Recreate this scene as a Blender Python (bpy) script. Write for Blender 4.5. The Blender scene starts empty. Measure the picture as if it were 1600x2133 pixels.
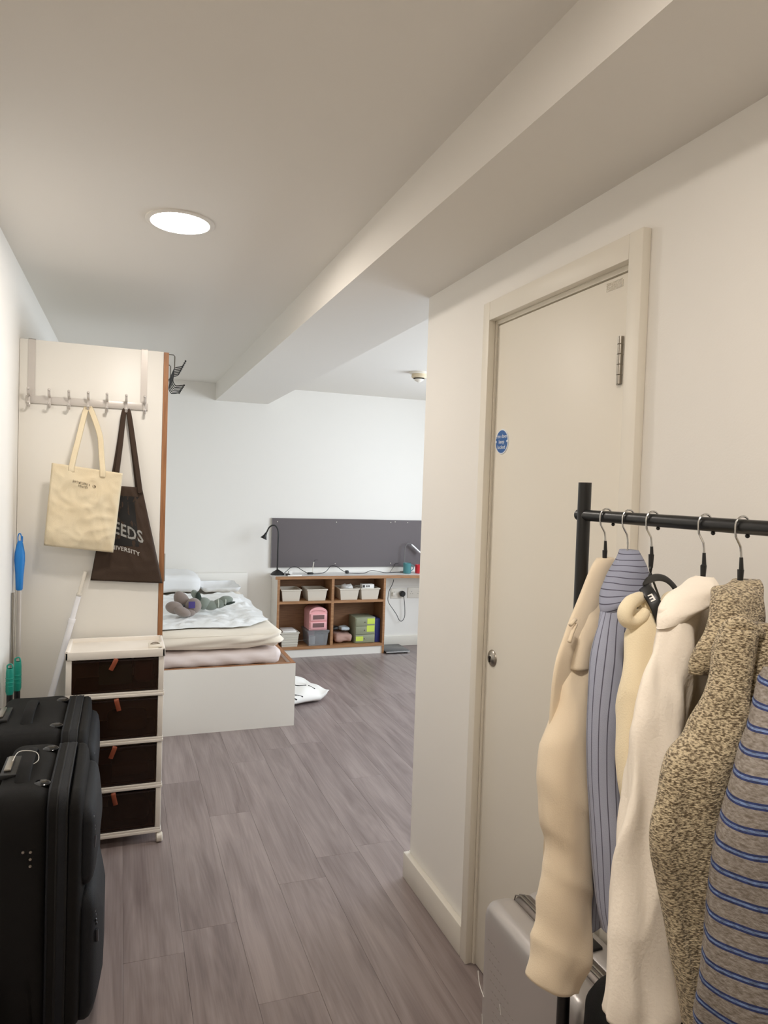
import bpy, bmesh, math, random
from mathutils import Vector, Matrix, noise
random.seed(4)
C = bpy.context.scene.collection
S = bpy.context.scene
PI = math.pi
V = Vector

# ------------------------------------------------------------------ camera
CAM = V((0, 0, 1.5)); FPX = 1460.335
YAW, PITCH, ROLL = .358138671, .0307443874, -.0330846125
_f = V((math.sin(YAW)*math.cos(PITCH), math.cos(YAW)*math.cos(PITCH), -math.sin(PITCH)))
_r = V((math.cos(YAW), -math.sin(YAW), 0)); _d = _f.cross(_r)
RT = _r*math.cos(ROLL) + _d*math.sin(ROLL); DN = -_r*math.sin(ROLL) + _d*math.cos(ROLL)
cd = bpy.data.cameras.new('camera'); cam = bpy.data.objects.new('camera', cd); C.objects.link(cam)
M = Matrix((RT, -DN, -_f)).transposed().to_4x4(); M.translation = CAM
cam.matrix_world = M
cd.sensor_fit = 'HORIZONTAL'; cd.sensor_width = 36; cd.lens = FPX/1600*36; cd.clip_start = .02
S.camera = cam

# ------------------------------------------------------------------ world, light, exposure
w = bpy.data.worlds.new('world'); S.world = w; w.use_nodes = True
w.node_tree.nodes['Background'].inputs[0].default_value = (.62, .75, 1, 1)
w.node_tree.nodes['Background'].inputs[1].default_value = 1.0
def area(name, loc, rot, sx, sy, energy, col):
    l = bpy.data.lights.new(name, 'AREA'); l.shape = 'RECTANGLE'; l.size = sx; l.size_y = sy; l.energy = energy; l.color = col
    o = bpy.data.objects.new(name, l); C.objects.link(o); o.location = loc; o.rotation_euler = rot
    return o
area('added_window_light', (3.60, 4.00, 1.50), (0, PI/2, 0), 1.25, 2.1, 76, (.82, .91, 1))     # added lamp at the unseen window, brightens the far room
S.view_settings.view_transform = 'Standard'; S.view_settings.look = 'None'
S.view_settings.exposure = 0.0; S.view_settings.gamma = 1; S.view_settings.use_curve_mapping = False
S.cycles.max_bounces = 12; S.cycles.diffuse_bounces = 7; S.cycles.glossy_bounces = 4
S.cycles.transmission_bounces = 8; S.cycles.transparent_max_bounces = 12
S.cycles.sample_clamp_indirect = 6; S.cycles.caustics_reflective = False; S.cycles.caustics_refractive = False
S.cycles.use_denoising = True
LAMP_ON = 122; LAMP_ADDED = 152; LAMP_COL = (1, .915, .83)

# ------------------------------------------------------------------ measuring: a picture point at a known depth, height or plane
def px(u, v, y=None, z=None, x=None):
    d = RT*((u-800)/FPX) + DN*((v-1066.5)/FPX) + _f
    t = (y/d.y) if y is not None else ((z-CAM.z)/d.z if z is not None else x/d.x)
    return CAM + d*t

# ------------------------------------------------------------------ materials
def lin(c):
    f = lambda q: (q/12.92 if q <= .04045 else ((q+.055)/1.055)**2.4)
    return tuple(f(a/255) for a in c) + (1,)
def mat(name, col, rough=.6, metal=0, bump=0, bscale=200, col2=None, cscale=8, stretch=(1, 1, 1), spec=.5, sheen=0, detail=3, coat=0, lo=.35, hi=.65):
    m = bpy.data.materials.new(name); m.use_nodes = True; nt = m.node_tree; b = nt.nodes['Principled BSDF']
    b.inputs['Base Color'].default_value = lin(col); b.inputs['Roughness'].default_value = rough; b.inputs['Metallic'].default_value = metal
    b.inputs['Specular IOR Level'].default_value = spec; b.inputs['Sheen Weight'].default_value = sheen; b.inputs['Coat Weight'].default_value = coat
    if bump or col2:
        tc = nt.nodes.new('ShaderNodeTexCoord'); mp = nt.nodes.new('ShaderNodeMapping'); mp.inputs['Scale'].default_value = stretch
        nt.links.new(tc.outputs['Object'], mp.inputs['Vector'])
    if col2:
        n = nt.nodes.new('ShaderNodeTexNoise'); n.inputs['Scale'].default_value = cscale; n.inputs['Detail'].default_value = detail
        nt.links.new(mp.outputs[0], n.inputs['Vector'])
        r = nt.nodes.new('ShaderNodeValToRGB'); r.color_ramp.elements[0].position = lo; r.color_ramp.elements[1].position = hi
        r.color_ramp.elements[0].color = lin(col); r.color_ramp.elements[1].color = lin(col2)
        nt.links.new(n.outputs['Fac'], r.inputs[0]); nt.links.new(r.outputs[0], b.inputs['Base Color'])
    if bump:
        n2 = nt.nodes.new('ShaderNodeTexNoise'); n2.inputs['Scale'].default_value = bscale; n2.inputs['Detail'].default_value = 4
        nt.links.new(mp.outputs[0], n2.inputs['Vector'])
        bn = nt.nodes.new('ShaderNodeBump'); bn.inputs['Strength'].default_value = bump; bn.inputs['Distance'].default_value = .004
        nt.links.new(n2.outputs['Fac'], bn.inputs['Height']); nt.links.new(bn.outputs[0], b.inputs['Normal'])
    return m
def emis(name, col, k):
    m = bpy.data.materials.new(name); m.use_nodes = True; nt = m.node_tree; nt.nodes.clear()
    e = nt.nodes.new('ShaderNodeEmission'); e.inputs[0].default_value = (*col, 1); e.inputs[1].default_value = k
    o = nt.nodes.new('ShaderNodeOutputMaterial'); nt.links.new(e.outputs[0], o.inputs[0]); return m
def film(name, tint, fac, rough=.25, col=(255, 255, 255)):
    m = bpy.data.materials.new(name); m.use_nodes = True; nt = m.node_tree; b = nt.nodes['Principled BSDF']
    b.inputs['Base Color'].default_value = lin(col); b.inputs['Roughness'].default_value = rough
    t = nt.nodes.new('ShaderNodeBsdfTransparent'); t.inputs[0].default_value = lin(tint)
    x = nt.nodes.new('ShaderNodeMixShader'); x.inputs[0].default_value = fac
    o = nt.nodes['Material Output']
    nt.links.new(t.outputs[0], x.inputs[1]); nt.links.new(b.outputs[0], x.inputs[2]); nt.links.new(x.outputs[0], o.inputs[0]); return m
def stripes(name, base, lines, axis, heather=None, rough=.8, bump=.25, shear=0):
    """cloth striped along a UV axis: lines = (period in m, [(from, to, colour), ...] as shares of the period)"""
    m = bpy.data.materials.new(name); m.use_nodes = True; nt = m.node_tree; b = nt.nodes['Principled BSDF']; b.inputs['Roughness'].default_value = rough
    N, Lk = nt.nodes.new, nt.links.new
    tc = N('ShaderNodeTexCoord'); sp = N('ShaderNodeSeparateXYZ'); Lk(tc.outputs['UV'], sp.inputs[0])
    dv = N('ShaderNodeMath'); dv.operation = 'DIVIDE'; dv.inputs[1].default_value = lines[0]; 
    if shear:
        sh = N('ShaderNodeMath'); sh.operation = 'MULTIPLY_ADD'; sh.inputs[1].default_value = shear; Lk(sp.outputs[0], sh.inputs[0]); Lk(sp.outputs[1], sh.inputs[2]); Lk(sh.outputs[0], dv.inputs[0])
    else: Lk(sp.outputs[axis], dv.inputs[0])
    fr = N('ShaderNodeMath'); fr.operation = 'FRACT'; Lk(dv.outputs[0], fr.inputs[0])
    rp = N('ShaderNodeValToRGB'); rp.color_ramp.interpolation = 'CONSTANT'; Lk(fr.outputs[0], rp.inputs[0])
    el = rp.color_ramp.elements; el[0].position = 0; el[0].color = lin(base); el[1].position = .9999; el[1].color = lin(base)
    for a, z, c in lines[1]:
        e = el.new(a); e.color = lin(c); e = el.new(z); e.color = lin(base)
    out = rp.outputs[0]
    if heather:
        n = N('ShaderNodeTexNoise'); n.inputs['Scale'].default_value = 160; n.inputs['Detail'].default_value = 4
        mp = N('ShaderNodeMapping'); mp.inputs['Scale'].default_value = (1, 1, 3); Lk(tc.outputs['Object'], mp.inputs[0]); Lk(mp.outputs[0], n.inputs['Vector'])
        mx = N('ShaderNodeMix'); mx.data_type = 'RGBA'; mx.blend_type = 'MULTIPLY'; mx.inputs[0].default_value = 1
        r2 = N('ShaderNodeValToRGB'); r2.color_ramp.elements[0].position = .3; r2.color_ramp.elements[1].position = .7
        r2.color_ramp.elements[0].color = lin(heather); r2.color_ramp.elements[1].color = (1, 1, 1, 1); Lk(n.outputs['Fac'], r2.inputs[0])
        Lk(out, mx.inputs[6]); Lk(r2.outputs[0], mx.inputs[7]); out = mx.outputs[2]
    Lk(out, b.inputs['Base Color'])
    if bump:
        n2 = N('ShaderNodeTexNoise'); n2.inputs['Scale'].default_value = 700; Lk(tc.outputs['Object'], n2.inputs['Vector'])
        bn = N('ShaderNodeBump'); bn.inputs['Strength'].default_value = bump; bn.inputs['Distance'].default_value = .003; Lk(n2.outputs['Fac'], bn.inputs['Height']); Lk(bn.outputs[0], b.inputs['Normal'])
    return m
def plank_mat():
    m = bpy.data.materials.new('grey_oak_vinyl'); m.use_nodes = True; nt = m.node_tree; b = nt.nodes['Principled BSDF']
    N, Lk = nt.nodes.new, nt.links.new
    tc = N('ShaderNodeTexCoord'); oi = N('ShaderNodeObjectInfo'); cb = N('ShaderNodeVectorMath'); cb.operation = 'MULTIPLY_ADD'
    cx = N('ShaderNodeCombineXYZ'); Lk(oi.outputs['Random'], cx.inputs[0]); Lk(oi.outputs['Random'], cx.inputs[1])
    cb.inputs[1].default_value = (40, 70, 1); Lk(cx.outputs[0], cb.inputs[0]); Lk(tc.outputs['Object'], cb.inputs[2])
    mp = N('ShaderNodeMapping'); mp.inputs['Scale'].default_value = (9, .75, 1); Lk(cb.outputs[0], mp.inputs[0])
    n = N('ShaderNodeTexNoise'); n.inputs['Scale'].default_value = 2.4; n.inputs['Detail'].default_value = 5; n.inputs['Distortion'].default_value = .5; Lk(mp.outputs[0], n.inputs['Vector'])
    mp2 = N('ShaderNodeMapping'); mp2.inputs['Scale'].default_value = (7, .62, 1); Lk(cb.outputs[0], mp2.inputs[0])
    wv = N('ShaderNodeTexNoise'); wv.inputs['Scale'].default_value = .9; wv.inputs['Detail'].default_value = 1; Lk(mp2.outputs[0], wv.inputs['Vector'])
    rings = N('ShaderNodeMath'); rings.operation = 'MULTIPLY'; rings.inputs[1].default_value = 130; Lk(wv.outputs['Fac'], rings.inputs[0])
    sn = N('ShaderNodeMath'); sn.operation = 'SINE'; Lk(rings.outputs[0], sn.inputs[0])
    mp3 = N('ShaderNodeMapping'); mp3.inputs['Scale'].default_value = (90, 2.2, 1); Lk(cb.outputs[0], mp3.inputs[0])
    fg = N('ShaderNodeTexNoise'); fg.inputs['Scale'].default_value = 2; fg.inputs['Detail'].default_value = 3; Lk(mp3.outputs[0], fg.inputs['Vector'])
    ad = N('ShaderNodeMath'); ad.operation = 'MULTIPLY_ADD'; ad.inputs[1].default_value = .035; Lk(sn.outputs[0], ad.inputs[0]); Lk(n.outputs['Fac'], ad.inputs[2])
    ad2 = N('ShaderNodeMath'); ad2.operation = 'MULTIPLY_ADD'; ad2.inputs[1].default_value = .30; Lk(fg.outputs['Fac'], ad2.inputs[0]); Lk(ad.outputs[0], ad2.inputs[2])
    ad3 = N('ShaderNodeMath'); ad3.operation = 'MULTIPLY_ADD'; ad3.inputs[1].default_value = .14; Lk(oi.outputs['Random'], ad3.inputs[0]); Lk(ad2.outputs[0], ad3.inputs[2])
    rp = N('ShaderNodeValToRGB'); rp.color_ramp.elements[0].position = .45; rp.color_ramp.elements[1].position = .95
    rp.color_ramp.elements[0].color = lin((116, 103, 101)); rp.color_ramp.elements[1].color = lin((153, 140, 137)); Lk(ad3.outputs[0], rp.inputs[0])
    Lk(rp.outputs[0], b.inputs['Base Color']); b.inputs['Roughness'].default_value = .36; b.inputs['Specular IOR Level'].default_value = .45
    bn = N('ShaderNodeBump'); bn.inputs['Strength'].default_value = .12; bn.inputs['Distance'].default_value = .002; Lk(fg.outputs['Fac'], bn.inputs['Height']); Lk(bn.outputs[0], b.inputs['Normal'])
    return m

PAINT = mat('white_wall_paint', (236, 233, 227), .62, bump=.05, bscale=260, spec=.35)
CEILP = mat('ceiling_paint', (228, 224, 217), .7, bump=.03, bscale=200, spec=.3)
GLOSSP = mat('satin_white_woodwork', (224, 219, 208), .38)
DOORP = mat('door_paint', (230, 224, 211), .45)
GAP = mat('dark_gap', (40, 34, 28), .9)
VINYL = plank_mat()
BLACK_METAL = mat('black_powder_coat', (22, 22, 22), .35, spec=.5)
CHROME = mat('chrome_wire', (200, 200, 198), .18, 1)
STEEL = mat('satin_steel', (168, 162, 152), .34, 1)
RAILM = mat('painted_grey_metal', (205, 199, 193), .35, .25)
MELA = mat('white_melamine', (232, 229, 222), .4)
LIP = mat('oak_lipping', (146, 98, 62), .5, col2=(170, 120, 80), cscale=5, stretch=(30, 30, 2))
OAK = mat('oak_board', (150, 108, 72), .5, col2=(171, 128, 90), cscale=4, stretch=(2, 30, 30))
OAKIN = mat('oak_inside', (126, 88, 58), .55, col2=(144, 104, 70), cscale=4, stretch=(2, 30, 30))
POLEW = mat('bright_white_tube', (244, 244, 248), .3)
PWHITE = mat('white_plastic', (228, 222, 210), .35)
CART = mat('cream_white_plastic', (236, 230, 221), .42)
SMOKED = film('smoked_ribbed_plastic', (176, 146, 122), .44, .16, (58, 40, 30))
LEATHER = mat('tan_leather', (146, 74, 48), .5, bump=.2)
BLUEP = mat('blue_plastic', (32, 128, 210), .35)
TEALP = mat('teal_plastic', (30, 150, 132), .4)
DARKP = mat('black_plastic', (24, 24, 24), .4)
CANVAS = mat('natural_canvas', (226, 210, 178), .9, bump=.3, bscale=420, col2=(234, 220, 190), cscale=9)
BROWNC = mat('dark_brown_cotton', (62, 46, 34), .85, bump=.3, bscale=400)
BLACKPRINT = mat('black_print', (18, 16, 14), .7)
GREYPRINT = mat('grey_print', (150, 150, 146), .7)
INKSOFT = mat('faded_ink', (88, 74, 52), .8)
NYLON = mat('black_nylon', (20, 19, 18), .7, bump=.3, bscale=600, spec=.22)
NYLON2 = mat('slate_nylon', (27, 29, 33), .62, bump=.3, bscale=600, spec=.3)
RUBBER = mat('black_rubber', (12, 12, 12), .7)
MATTB = mat('beige_fitted_sheet', (232, 223, 208), .85, bump=.12, bscale=300, sheen=.1)
MATTP = mat('pale_pink_mattress_cloth', (226, 214, 210), .85, bump=.12, bscale=300)
SHEETW = mat('crumpled_white_film', (242, 244, 244), .32, spec=.5, bump=1.0, bscale=16)
PILLOWM = mat('white_cotton', (236, 237, 238), .8)
TAUPE = mat('taupe_plush', (140, 126, 118), .95, bump=.6, bscale=500, sheen=.4)
SAGE = mat('grey_green_plush', (130, 138, 128), .95, bump=.6, bscale=500, sheen=.4)
DKGREEN = mat('dark_green_plush', (52, 62, 54), .95, bump=.5, bscale=500)
PURPLE = mat('purple_label', (72, 60, 128), .6)
FELT = mat('charcoal_felt_board', (108, 102, 104), .9, bump=.15, bscale=500)
BIN = mat('ivory_bin_plastic', (212, 204, 190), .5)
BINL = mat('ivory_basket_plastic', (204, 200, 188), .5)
PINK = mat('pink_plastic', (236, 178, 180), .45)
SAGEP = mat('sage_green_plastic', (146, 150, 126), .5)
NOTE = mat('yellow_green_paper', (205, 224, 92), .8)
NAVYP = mat('navy_card', (40, 44, 110), .6)
CLEAR = film('clear_box_plastic', (235, 238, 240), .35, .15, (190, 190, 192))
MAROON = mat('maroon_cloth', (96, 24, 36), .8)
TEALC = mat('teal_box_card', (20, 96, 92), .7)
NAVYC = mat('navy_cloth', (40, 48, 66), .9)
MUGT = mat('teal_glaze', (74, 132, 136), .3)
MUGR = mat('red_glaze', (196, 36, 48), .3)
CABLE = mat('black_cable', (30, 30, 32), .5)
CABLEG = mat('grey_cable', (120, 118, 118), .5)
PAPER = mat('white_paper', (236, 234, 230), .8)
SCALEB = mat('dark_glass_scale', (60, 62, 64), .25)
SIGNB = mat('sign_blue', (34, 92, 160), .4)
SIGNW = mat('sign_white', (228, 234, 240), .45)
SILVER = mat('silver_shell', (186, 181, 178), .3, .35)
SILVERD = mat('silver_trim', (120, 112, 106), .4, .6)
CREAM = mat('cream_wool_felt', (231, 214, 187), .9, bump=.15, bscale=500, sheen=.2)
IVORY = mat('ivory_fleece', (238, 224, 192), .9, bump=.25, bscale=500, sheen=.25)
WHITEC = mat('off_white_cotton', (244, 234, 219), .85, bump=.2, bscale=220)
MARL = mat('marled_knit', (208, 191, 158), .95, bump=.9, bscale=300, col2=(102, 86, 62), cscale=250, stretch=(1, 1, 2.2), detail=3, lo=.42, hi=.60, sheen=.2)
SHIRT = stripes('blue_grey_pinstripe', (160, 165, 184), (.0105, [(.42, .55, (84, 84, 100))]), 0)
SHIRTD = stripes('blue_grey_pinstripe_bias', (148, 152, 170), (.0115, [(.42, .57, (78, 78, 94))]), 1)
TEE = stripes('grey_marl_navy_stripe', (154, 147, 139), (.0245, [(.36, .45, (40, 56, 112)), (.4501, .55, (122, 146, 190)), (.5501, .64, (40, 56, 112))]), 1, heather=(176, 166, 156), shear=.22)

# ------------------------------------------------------------------ building helpers
def link(name, bm, m, parent=None, ang=40, kind=None, label=None):
    me = bpy.data.meshes.new(name); bm.normal_update(); bm.to_mesh(me); bm.free()
    if m: me.materials.append(m)
    me.polygons.foreach_set('use_smooth', [True]*len(me.polygons))
    if ang < 180: me.set_sharp_from_angle(angle=math.radians(ang))
    o = bpy.data.objects.new(name, me); C.objects.link(o)
    if parent is not None:
        o.parent = parent
        q, off = parent, V((0, 0, 0))
        while q is not None: off += q.location; q = q.parent
        o.location = -off
    if kind: o['kind'] = kind
    if label: o['label'] = label
    return o
def thing(name, label, cat, loc, group=None):
    o = bpy.data.objects.new(name, None); C.objects.link(o); o.location = loc; o.empty_display_size = .05
    o['label'] = label; o['category'] = cat
    if group: o['group'] = group
    return o
def tag(o, label, cat, group=None):
    o['label'] = label; o['category'] = cat
    if group: o['group'] = group
    return o
def setting(name, loc=(0, 0, 0)):
    o = bpy.data.objects.new(name, None); C.objects.link(o); o.location = loc; o['kind'] = 'structure'; return o
def dup(root, loc, label=None, group=None):
    r = root.copy(); C.objects.link(r); r.location = loc
    if label: r['label'] = label
    if group: r['group'] = group
    for ch in list(root.children):
        c = ch.copy(); C.objects.link(c); c.parent = r
        for g in ch.children:
            d = g.copy(); C.objects.link(d); d.parent = c
    return r
def NB(): return bmesh.new()
def box(bm, x0, x1, y0, y1, z0, z1, bev=0, seg=2):
    vs = [bm.verts.new((x, y, z)) for x in (x0, x1) for y in (y0, y1) for z in (z0, z1)]
    fs = [bm.faces.new([vs[i] for i in q]) for q in ((0, 1, 3, 2), (4, 6, 7, 5), (0, 4, 5, 1), (2, 3, 7, 6), (0, 2, 6, 4), (1, 5, 7, 3))]
    if bev:
        es = {e for f in fs for e in f.edges}
        bmesh.ops.bevel(bm, geom=list(es), offset=bev, segments=seg, affect='EDGES', profile=.5)
    return bm
def BX(*a, **k): return box(NB(), *a, **k)
def frame_of(t):
    t = t.normalized(); a = V((0, 0, 1)) if abs(t.z) < .9 else V((1, 0, 0))
    n = t.cross(a).normalized(); return n, t.cross(n).normalized()
def smooth_path(pts, k):
    if k <= 1: return [V(p) for p in pts]
    P = [V(p) for p in pts]; out = []
    for i in range(len(P)-1):
        p0, p1, p2, p3 = P[max(i-1, 0)], P[i], P[i+1], P[min(i+2, len(P)-1)]
        for j in range(k):
            t = j/k; out.append(.5*((2*p1)+(p2-p0)*t+(2*p0-5*p1+4*p2-p3)*t*t+(3*p1-p0-3*p2+p3)*t**3))
    return out+[P[-1]]
def tube(bm, pts, r, n=8, k=1, flat=None):
    """round bar along points; r a number or one per point; flat=(wide, thin) with a wide direction gives a strap"""
    P = smooth_path(pts, k); m = len(P)
    if isinstance(r, (list, tuple)):
        R = []
        for i in range(m):
            f = i/(m-1)*(len(r)-1); a = int(f); b = min(a+1, len(r)-1); R.append(r[a]+(r[b]-r[a])*(f-a))
    else: R = [r]*m
    rings = []; n0 = None
    for i, p in enumerate(P):
        t = P[min(i+1, m-1)]-P[max(i-1, 0)]
        if t.length < 1e-9: t = V((0, 0, 1))
        t.normalize()
        if flat is not None:
            a = (flat[0]-t*flat[0].dot(t)).normalized(); b = t.cross(a); ring = [bm.verts.new(p+a*math.cos(q)*R[i]+b*math.sin(q)*flat[1]) for q in (2*PI*j/n for j in range(n))]
        else:
            if n0 is None: n0, _ = frame_of(t)
            n0 = (n0-t*n0.dot(t)).normalized(); b = t.cross(n0)
            ring = [bm.verts.new(p+(n0*math.cos(q)+b*math.sin(q))*R[i]) for q in (2*PI*j/n for j in range(n))]
        rings.append(ring)
    for a, b in zip(rings, rings[1:]):
        for j in range(n): bm.faces.new((a[j], a[(j+1) % n], b[(j+1) % n], b[j]))
    bm.faces.new(rings[0][::-1]); bm.faces.new(rings[-1]); return bm
def lathe(bm, prof, c=(0, 0, 0), n=28, ax='z'):
    c = V(c); rings = []
    def pt(r, h, q):
        a, b = r*math.cos(q), r*math.sin(q)
        return c+(V((a, b, h)) if ax == 'z' else V((h, a, b)) if ax == 'x' else V((b, h, a)))
    for r, h in prof:
        rings.append([bm.verts.new(pt(0, h, 0))] if r < 1e-6 else [bm.verts.new(pt(r, h, 2*PI*j/n)) for j in range(n)])
    for a, b in zip(rings, rings[1:]):
        for j in range(n):
            k = (j+1) % n
            if len(a) == 1 and len(b) == 1: continue
            if len(a) == 1: bm.faces.new((a[0], b[k], b[j]))
            elif len(b) == 1: bm.faces.new((a[j], a[k], b[0]))
            else: bm.faces.new((a[j], a[k], b[k], b[j]))
    bmesh.ops.recalc_face_normals(bm, faces=bm.faces); return bm
def ball(bm, c, r, sx=1, sy=1, sz=1, rot=None, u=16, v=10):
    m = Matrix.Translation(V(c)) @ (rot.to_4x4() if rot else Matrix.Identity(4)) @ Matrix.Diagonal((r*sx, r*sy, r*sz, 1))
    bmesh.ops.create_uvsphere(bm, u_segments=u, v_segments=v, radius=1, matrix=m); return bm
def rbox(bm, x0, x1, y0, y1, z0, z1, r, cuts=6, disp=None):
    """rounded, finely divided box; disp(point, normal) moves its skin"""
    c = V(((x0+x1)/2, (y0+y1)/2, (z0+z1)/2)); h = V((x1-x0, y1-y0, z1-z0))/2
    t = NB(); bmesh.ops.create_cube(t, size=2); bmesh.ops.subdivide_edges(t, edges=t.edges[:], cuts=cuts, use_grid_fill=True)
    for v_ in t.verts:
        p = V((v_.co.x*h.x, v_.co.y*h.y, v_.co.z*h.z))
        q = V([max(-(h[i]-r), min(h[i]-r, p[i])) for i in range(3)]); d = p-q
        nrm = d.normalized() if d.length > 1e-9 else V((0, 0, 1))
        p = q+nrm*r if d.length > 1e-9 else p
        p = c+p
        if disp: p = p+disp(p, nrm)
        v_.co = p
    me = bpy.data.meshes.new('t'); t.to_mesh(me); t.free(); bm.from_mesh(me); bpy.data.meshes.remove(me); return bm
def prism(bm, poly, z0, z1):
    a = [bm.verts.new((x, y, z0)) for x, y in poly]; b = [bm.verts.new((x, y, z1)) for x, y in poly]; n = len(poly)
    bm.faces.new(a[::-1]); bm.faces.new(b)
    for i in range(n): bm.faces.new((a[i], a[(i+1) % n], b[(i+1) % n], b[i]))
    bmesh.ops.recalc_face_normals(bm, faces=bm.faces); return bm
def loft(bm, secs, n=40, k=6, fold=None, top=True, rim=True, pw=1.0):
    """cloth tube through sections (centre, half-width vector, half-thickness vector); UV in metres round and along"""
    cs = smooth_path([s[0] for s in secs], k); As = smooth_path([s[1] for s in secs], k); Bs = smooth_path([s[2] for s in secs], k)
    m = len(cs); uvl = bm.loops.layers.uv.verify(); rings = []; ln = [0]
    for i in range(1, m): ln.append(ln[-1]+(cs[i]-cs[i-1]).length)
    sg = lambda c: math.copysign(abs(c)**pw, c)
    per = PI*sum(a.length+b.length for a, b in zip(As, Bs))/m
    for i in range(m):
        s = i/(m-1); ring = []
        for j in range(n):
            q = 2*PI*j/n; f = 1+(fold(q, s) if fold else 0)
            ring.append(bm.verts.new(cs[i]+As[i]*sg(math.cos(q))*(1+(f-1)*.25)+Bs[i]*sg(math.sin(q))*f))
        rings.append(ring)
    LN = list(ln)
    if rim:
        for sc, up in ((.9, 0), (.8, .02)):
            d = (cs[-2]-cs[-1]).normalized()*up
            rings.append([bm.verts.new(cs[-1]+(v_.co-cs[-1])*sc+d) for v_ in rings[m-1]]); LN.append(LN[-1]+.004)
    for i in range(len(rings)-1):
        a, b = rings[i], rings[i+1]
        for j in range(n):
            f = bm.faces.new((a[j], a[(j+1) % n], b[(j+1) % n], b[j]))
            for l, (jj, ii) in zip(f.loops, ((j, i), (j+1, i), (j+1, i+1), (j, i+1))): l[uvl].uv = (jj/n*per, LN[ii])
    if top: bm.faces.new(rings[0][::-1])
    bm.faces.new(rings[-1]); bmesh.ops.recalc_face_normals(bm, faces=bm.faces); return bm
def slab(bm, rings, y0, y1, z0, z1, r, n=8, dome=None):
    """rounded rectangle swept along x: rings = (x, inset); dome(y, z) adds to x"""
    R_ = []
    for x, ins in rings:
        a, b, c_, d_ = y0+ins, y1-ins, z0+ins, z1-ins; q = max(.002, min(r-ins*.6, (b-a)/2.05, (d_-c_)/2.05)); ring = []
        for cy_, cz_, q0 in ((b-q, d_-q, 0), (a+q, d_-q, PI/2), (a+q, c_+q, PI), (b-q, c_+q, 3*PI/2)):
            for j in range(n+1):
                t_ = q0+PI/2*j/n; y, z = cy_+q*math.cos(t_), cz_+q*math.sin(t_); ring.append(bm.verts.new((x+(dome(y, z) if dome else 0), y, z)))
        R_.append(ring)
    m_ = len(R_[0])
    for a, b in zip(R_, R_[1:]):
        for j in range(m_): bm.faces.new((a[j], a[(j+1) % m_], b[(j+1) % m_], b[j]))
    bm.faces.new(R_[0][::-1]); bm.faces.new(R_[-1]); bmesh.ops.recalc_face_normals(bm, faces=bm.faces); return bm
def text(s, size=1, bold=0, fn=None, name='lettering', m=None, parent=None, arc=None, label=None):
    """flat letters; fn maps (x, y) in units of the cap height, centred, into space"""
    cu = bpy.data.curves.new('t', 'FONT'); cu.body = s; cu.size = 1; cu.offset = bold; cu.space_character = 1+bold*4; cu.align_x = 'CENTER'; cu.align_y = 'CENTER'; cu.resolution_u = 2
    o = bpy.data.objects.new('t', cu); C.objects.link(o); dg = bpy.context.evaluated_depsgraph_get(); dg.update()
    me = bpy.data.meshes.new_from_object(o.evaluated_get(dg)); bpy.data.objects.remove(o); bpy.data.curves.remove(cu)
    bm = NB(); bm.from_mesh(me); bpy.data.meshes.remove(me)
    for v_ in bm.verts: v_.co = fn(v_.co.x*size, v_.co.y*size)
    return link(name, bm, m, parent, label=label)
def pillow(bm, TL, TR, BR, BL, thick, nu=14, nv=16, disp=None, nrm=None):
    """a closed cloth bag between four corners; returns its outer surface as a function of (u, v)"""
    TL, TR, BR, BL = V(TL), V(TR), V(BR), V(BL)
    N = nrm or (BL-TL).cross(TR-TL).normalized()
    def P(u, v, side=1, lift=0):
        p = (TL*(1-u)+TR*u)*(1-v)+(BL*(1-u)+BR*u)*v
        e = (max(0, 4*u*(1-u))**.45)*(max(0, min(1, (1-v)*7+.12))**.7)*(.35+.65*min(1, v*1.6))
        q = thick*e+(disp(u, v)*min(1, e*2) if disp else 0)*side
        return p+N*(q*side+lift)
    g = {}
    for s in (1, -1):
        for i in range(nu+1):
            for j in range(nv+1):
                if s == -1 and (i in (0, nu) or j in (nv,)): g[s, i, j] = g[1, i, j]
                else: g[s, i, j] = bm.verts.new(P(i/nu, j/nv, s))
        for i in range(nu):
            for j in range(nv):
                f = [g[s, i, j], g[s, i+1, j], g[s, i+1, j+1], g[s, i, j+1]]
                bm.faces.new(f if s == 1 else f[::-1])
    top = [g[1, i, 0] for i in range(nu+1)]+[g[-1, i, 0] for i in range(nu-1, 0, -1)]
    bm.faces.new(top[::-1]); bmesh.ops.recalc_face_normals(bm, faces=bm.faces)
    return P

# ------------------------------------------------------------------ the room
ZC, ZS = 2.385, 2.235          # ceiling and underside of the beam
XW, YE = 1.076, 2.462          # wall of the cupboard beside the camera, and its far end
YB, XR = 6.27, 3.70            # back wall, far side wall
lx = lambda y: -.452+.0103*y
fl = setting('floor')
link('subfloor', BX(-.6, XR+.1, -1.3, YB+.1, -.08, -.004), mat('subfloor_grey', (60, 54, 50), .9), fl)
pw, pl = .184, 1.22
pb = BX(-pw/2+.0002, pw/2-.0002, -pl/2+.0002, pl/2-.0002, -.004, 0, bev=.0005, seg=1)
pme = link('plank', pb, VINYL, fl)
first = True; nx = 0; x = -.52
while x < XR+.1:
    y = -1.2-random.random()*pl
    while y < YB:
        if y+pl > -1.1 and not (x > XW+.14 and y+pl < YE):
            o = pme if first else pme.copy()
            if not first: C.objects.link(o); o.parent = fl
            o.location = (x+pw/2, y+pl/2, 0); first = False
        y += pl
    x += pw
ce = link('ceiling', BX(-.6, XR+.1, -1.3, YB+.1, ZC, ZC+.1), CEILP, kind='structure')
link('ceiling_beam', BX(.745, 1.203, -1.2, YB, ZS, ZC), CEILP, kind='structure')
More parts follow.
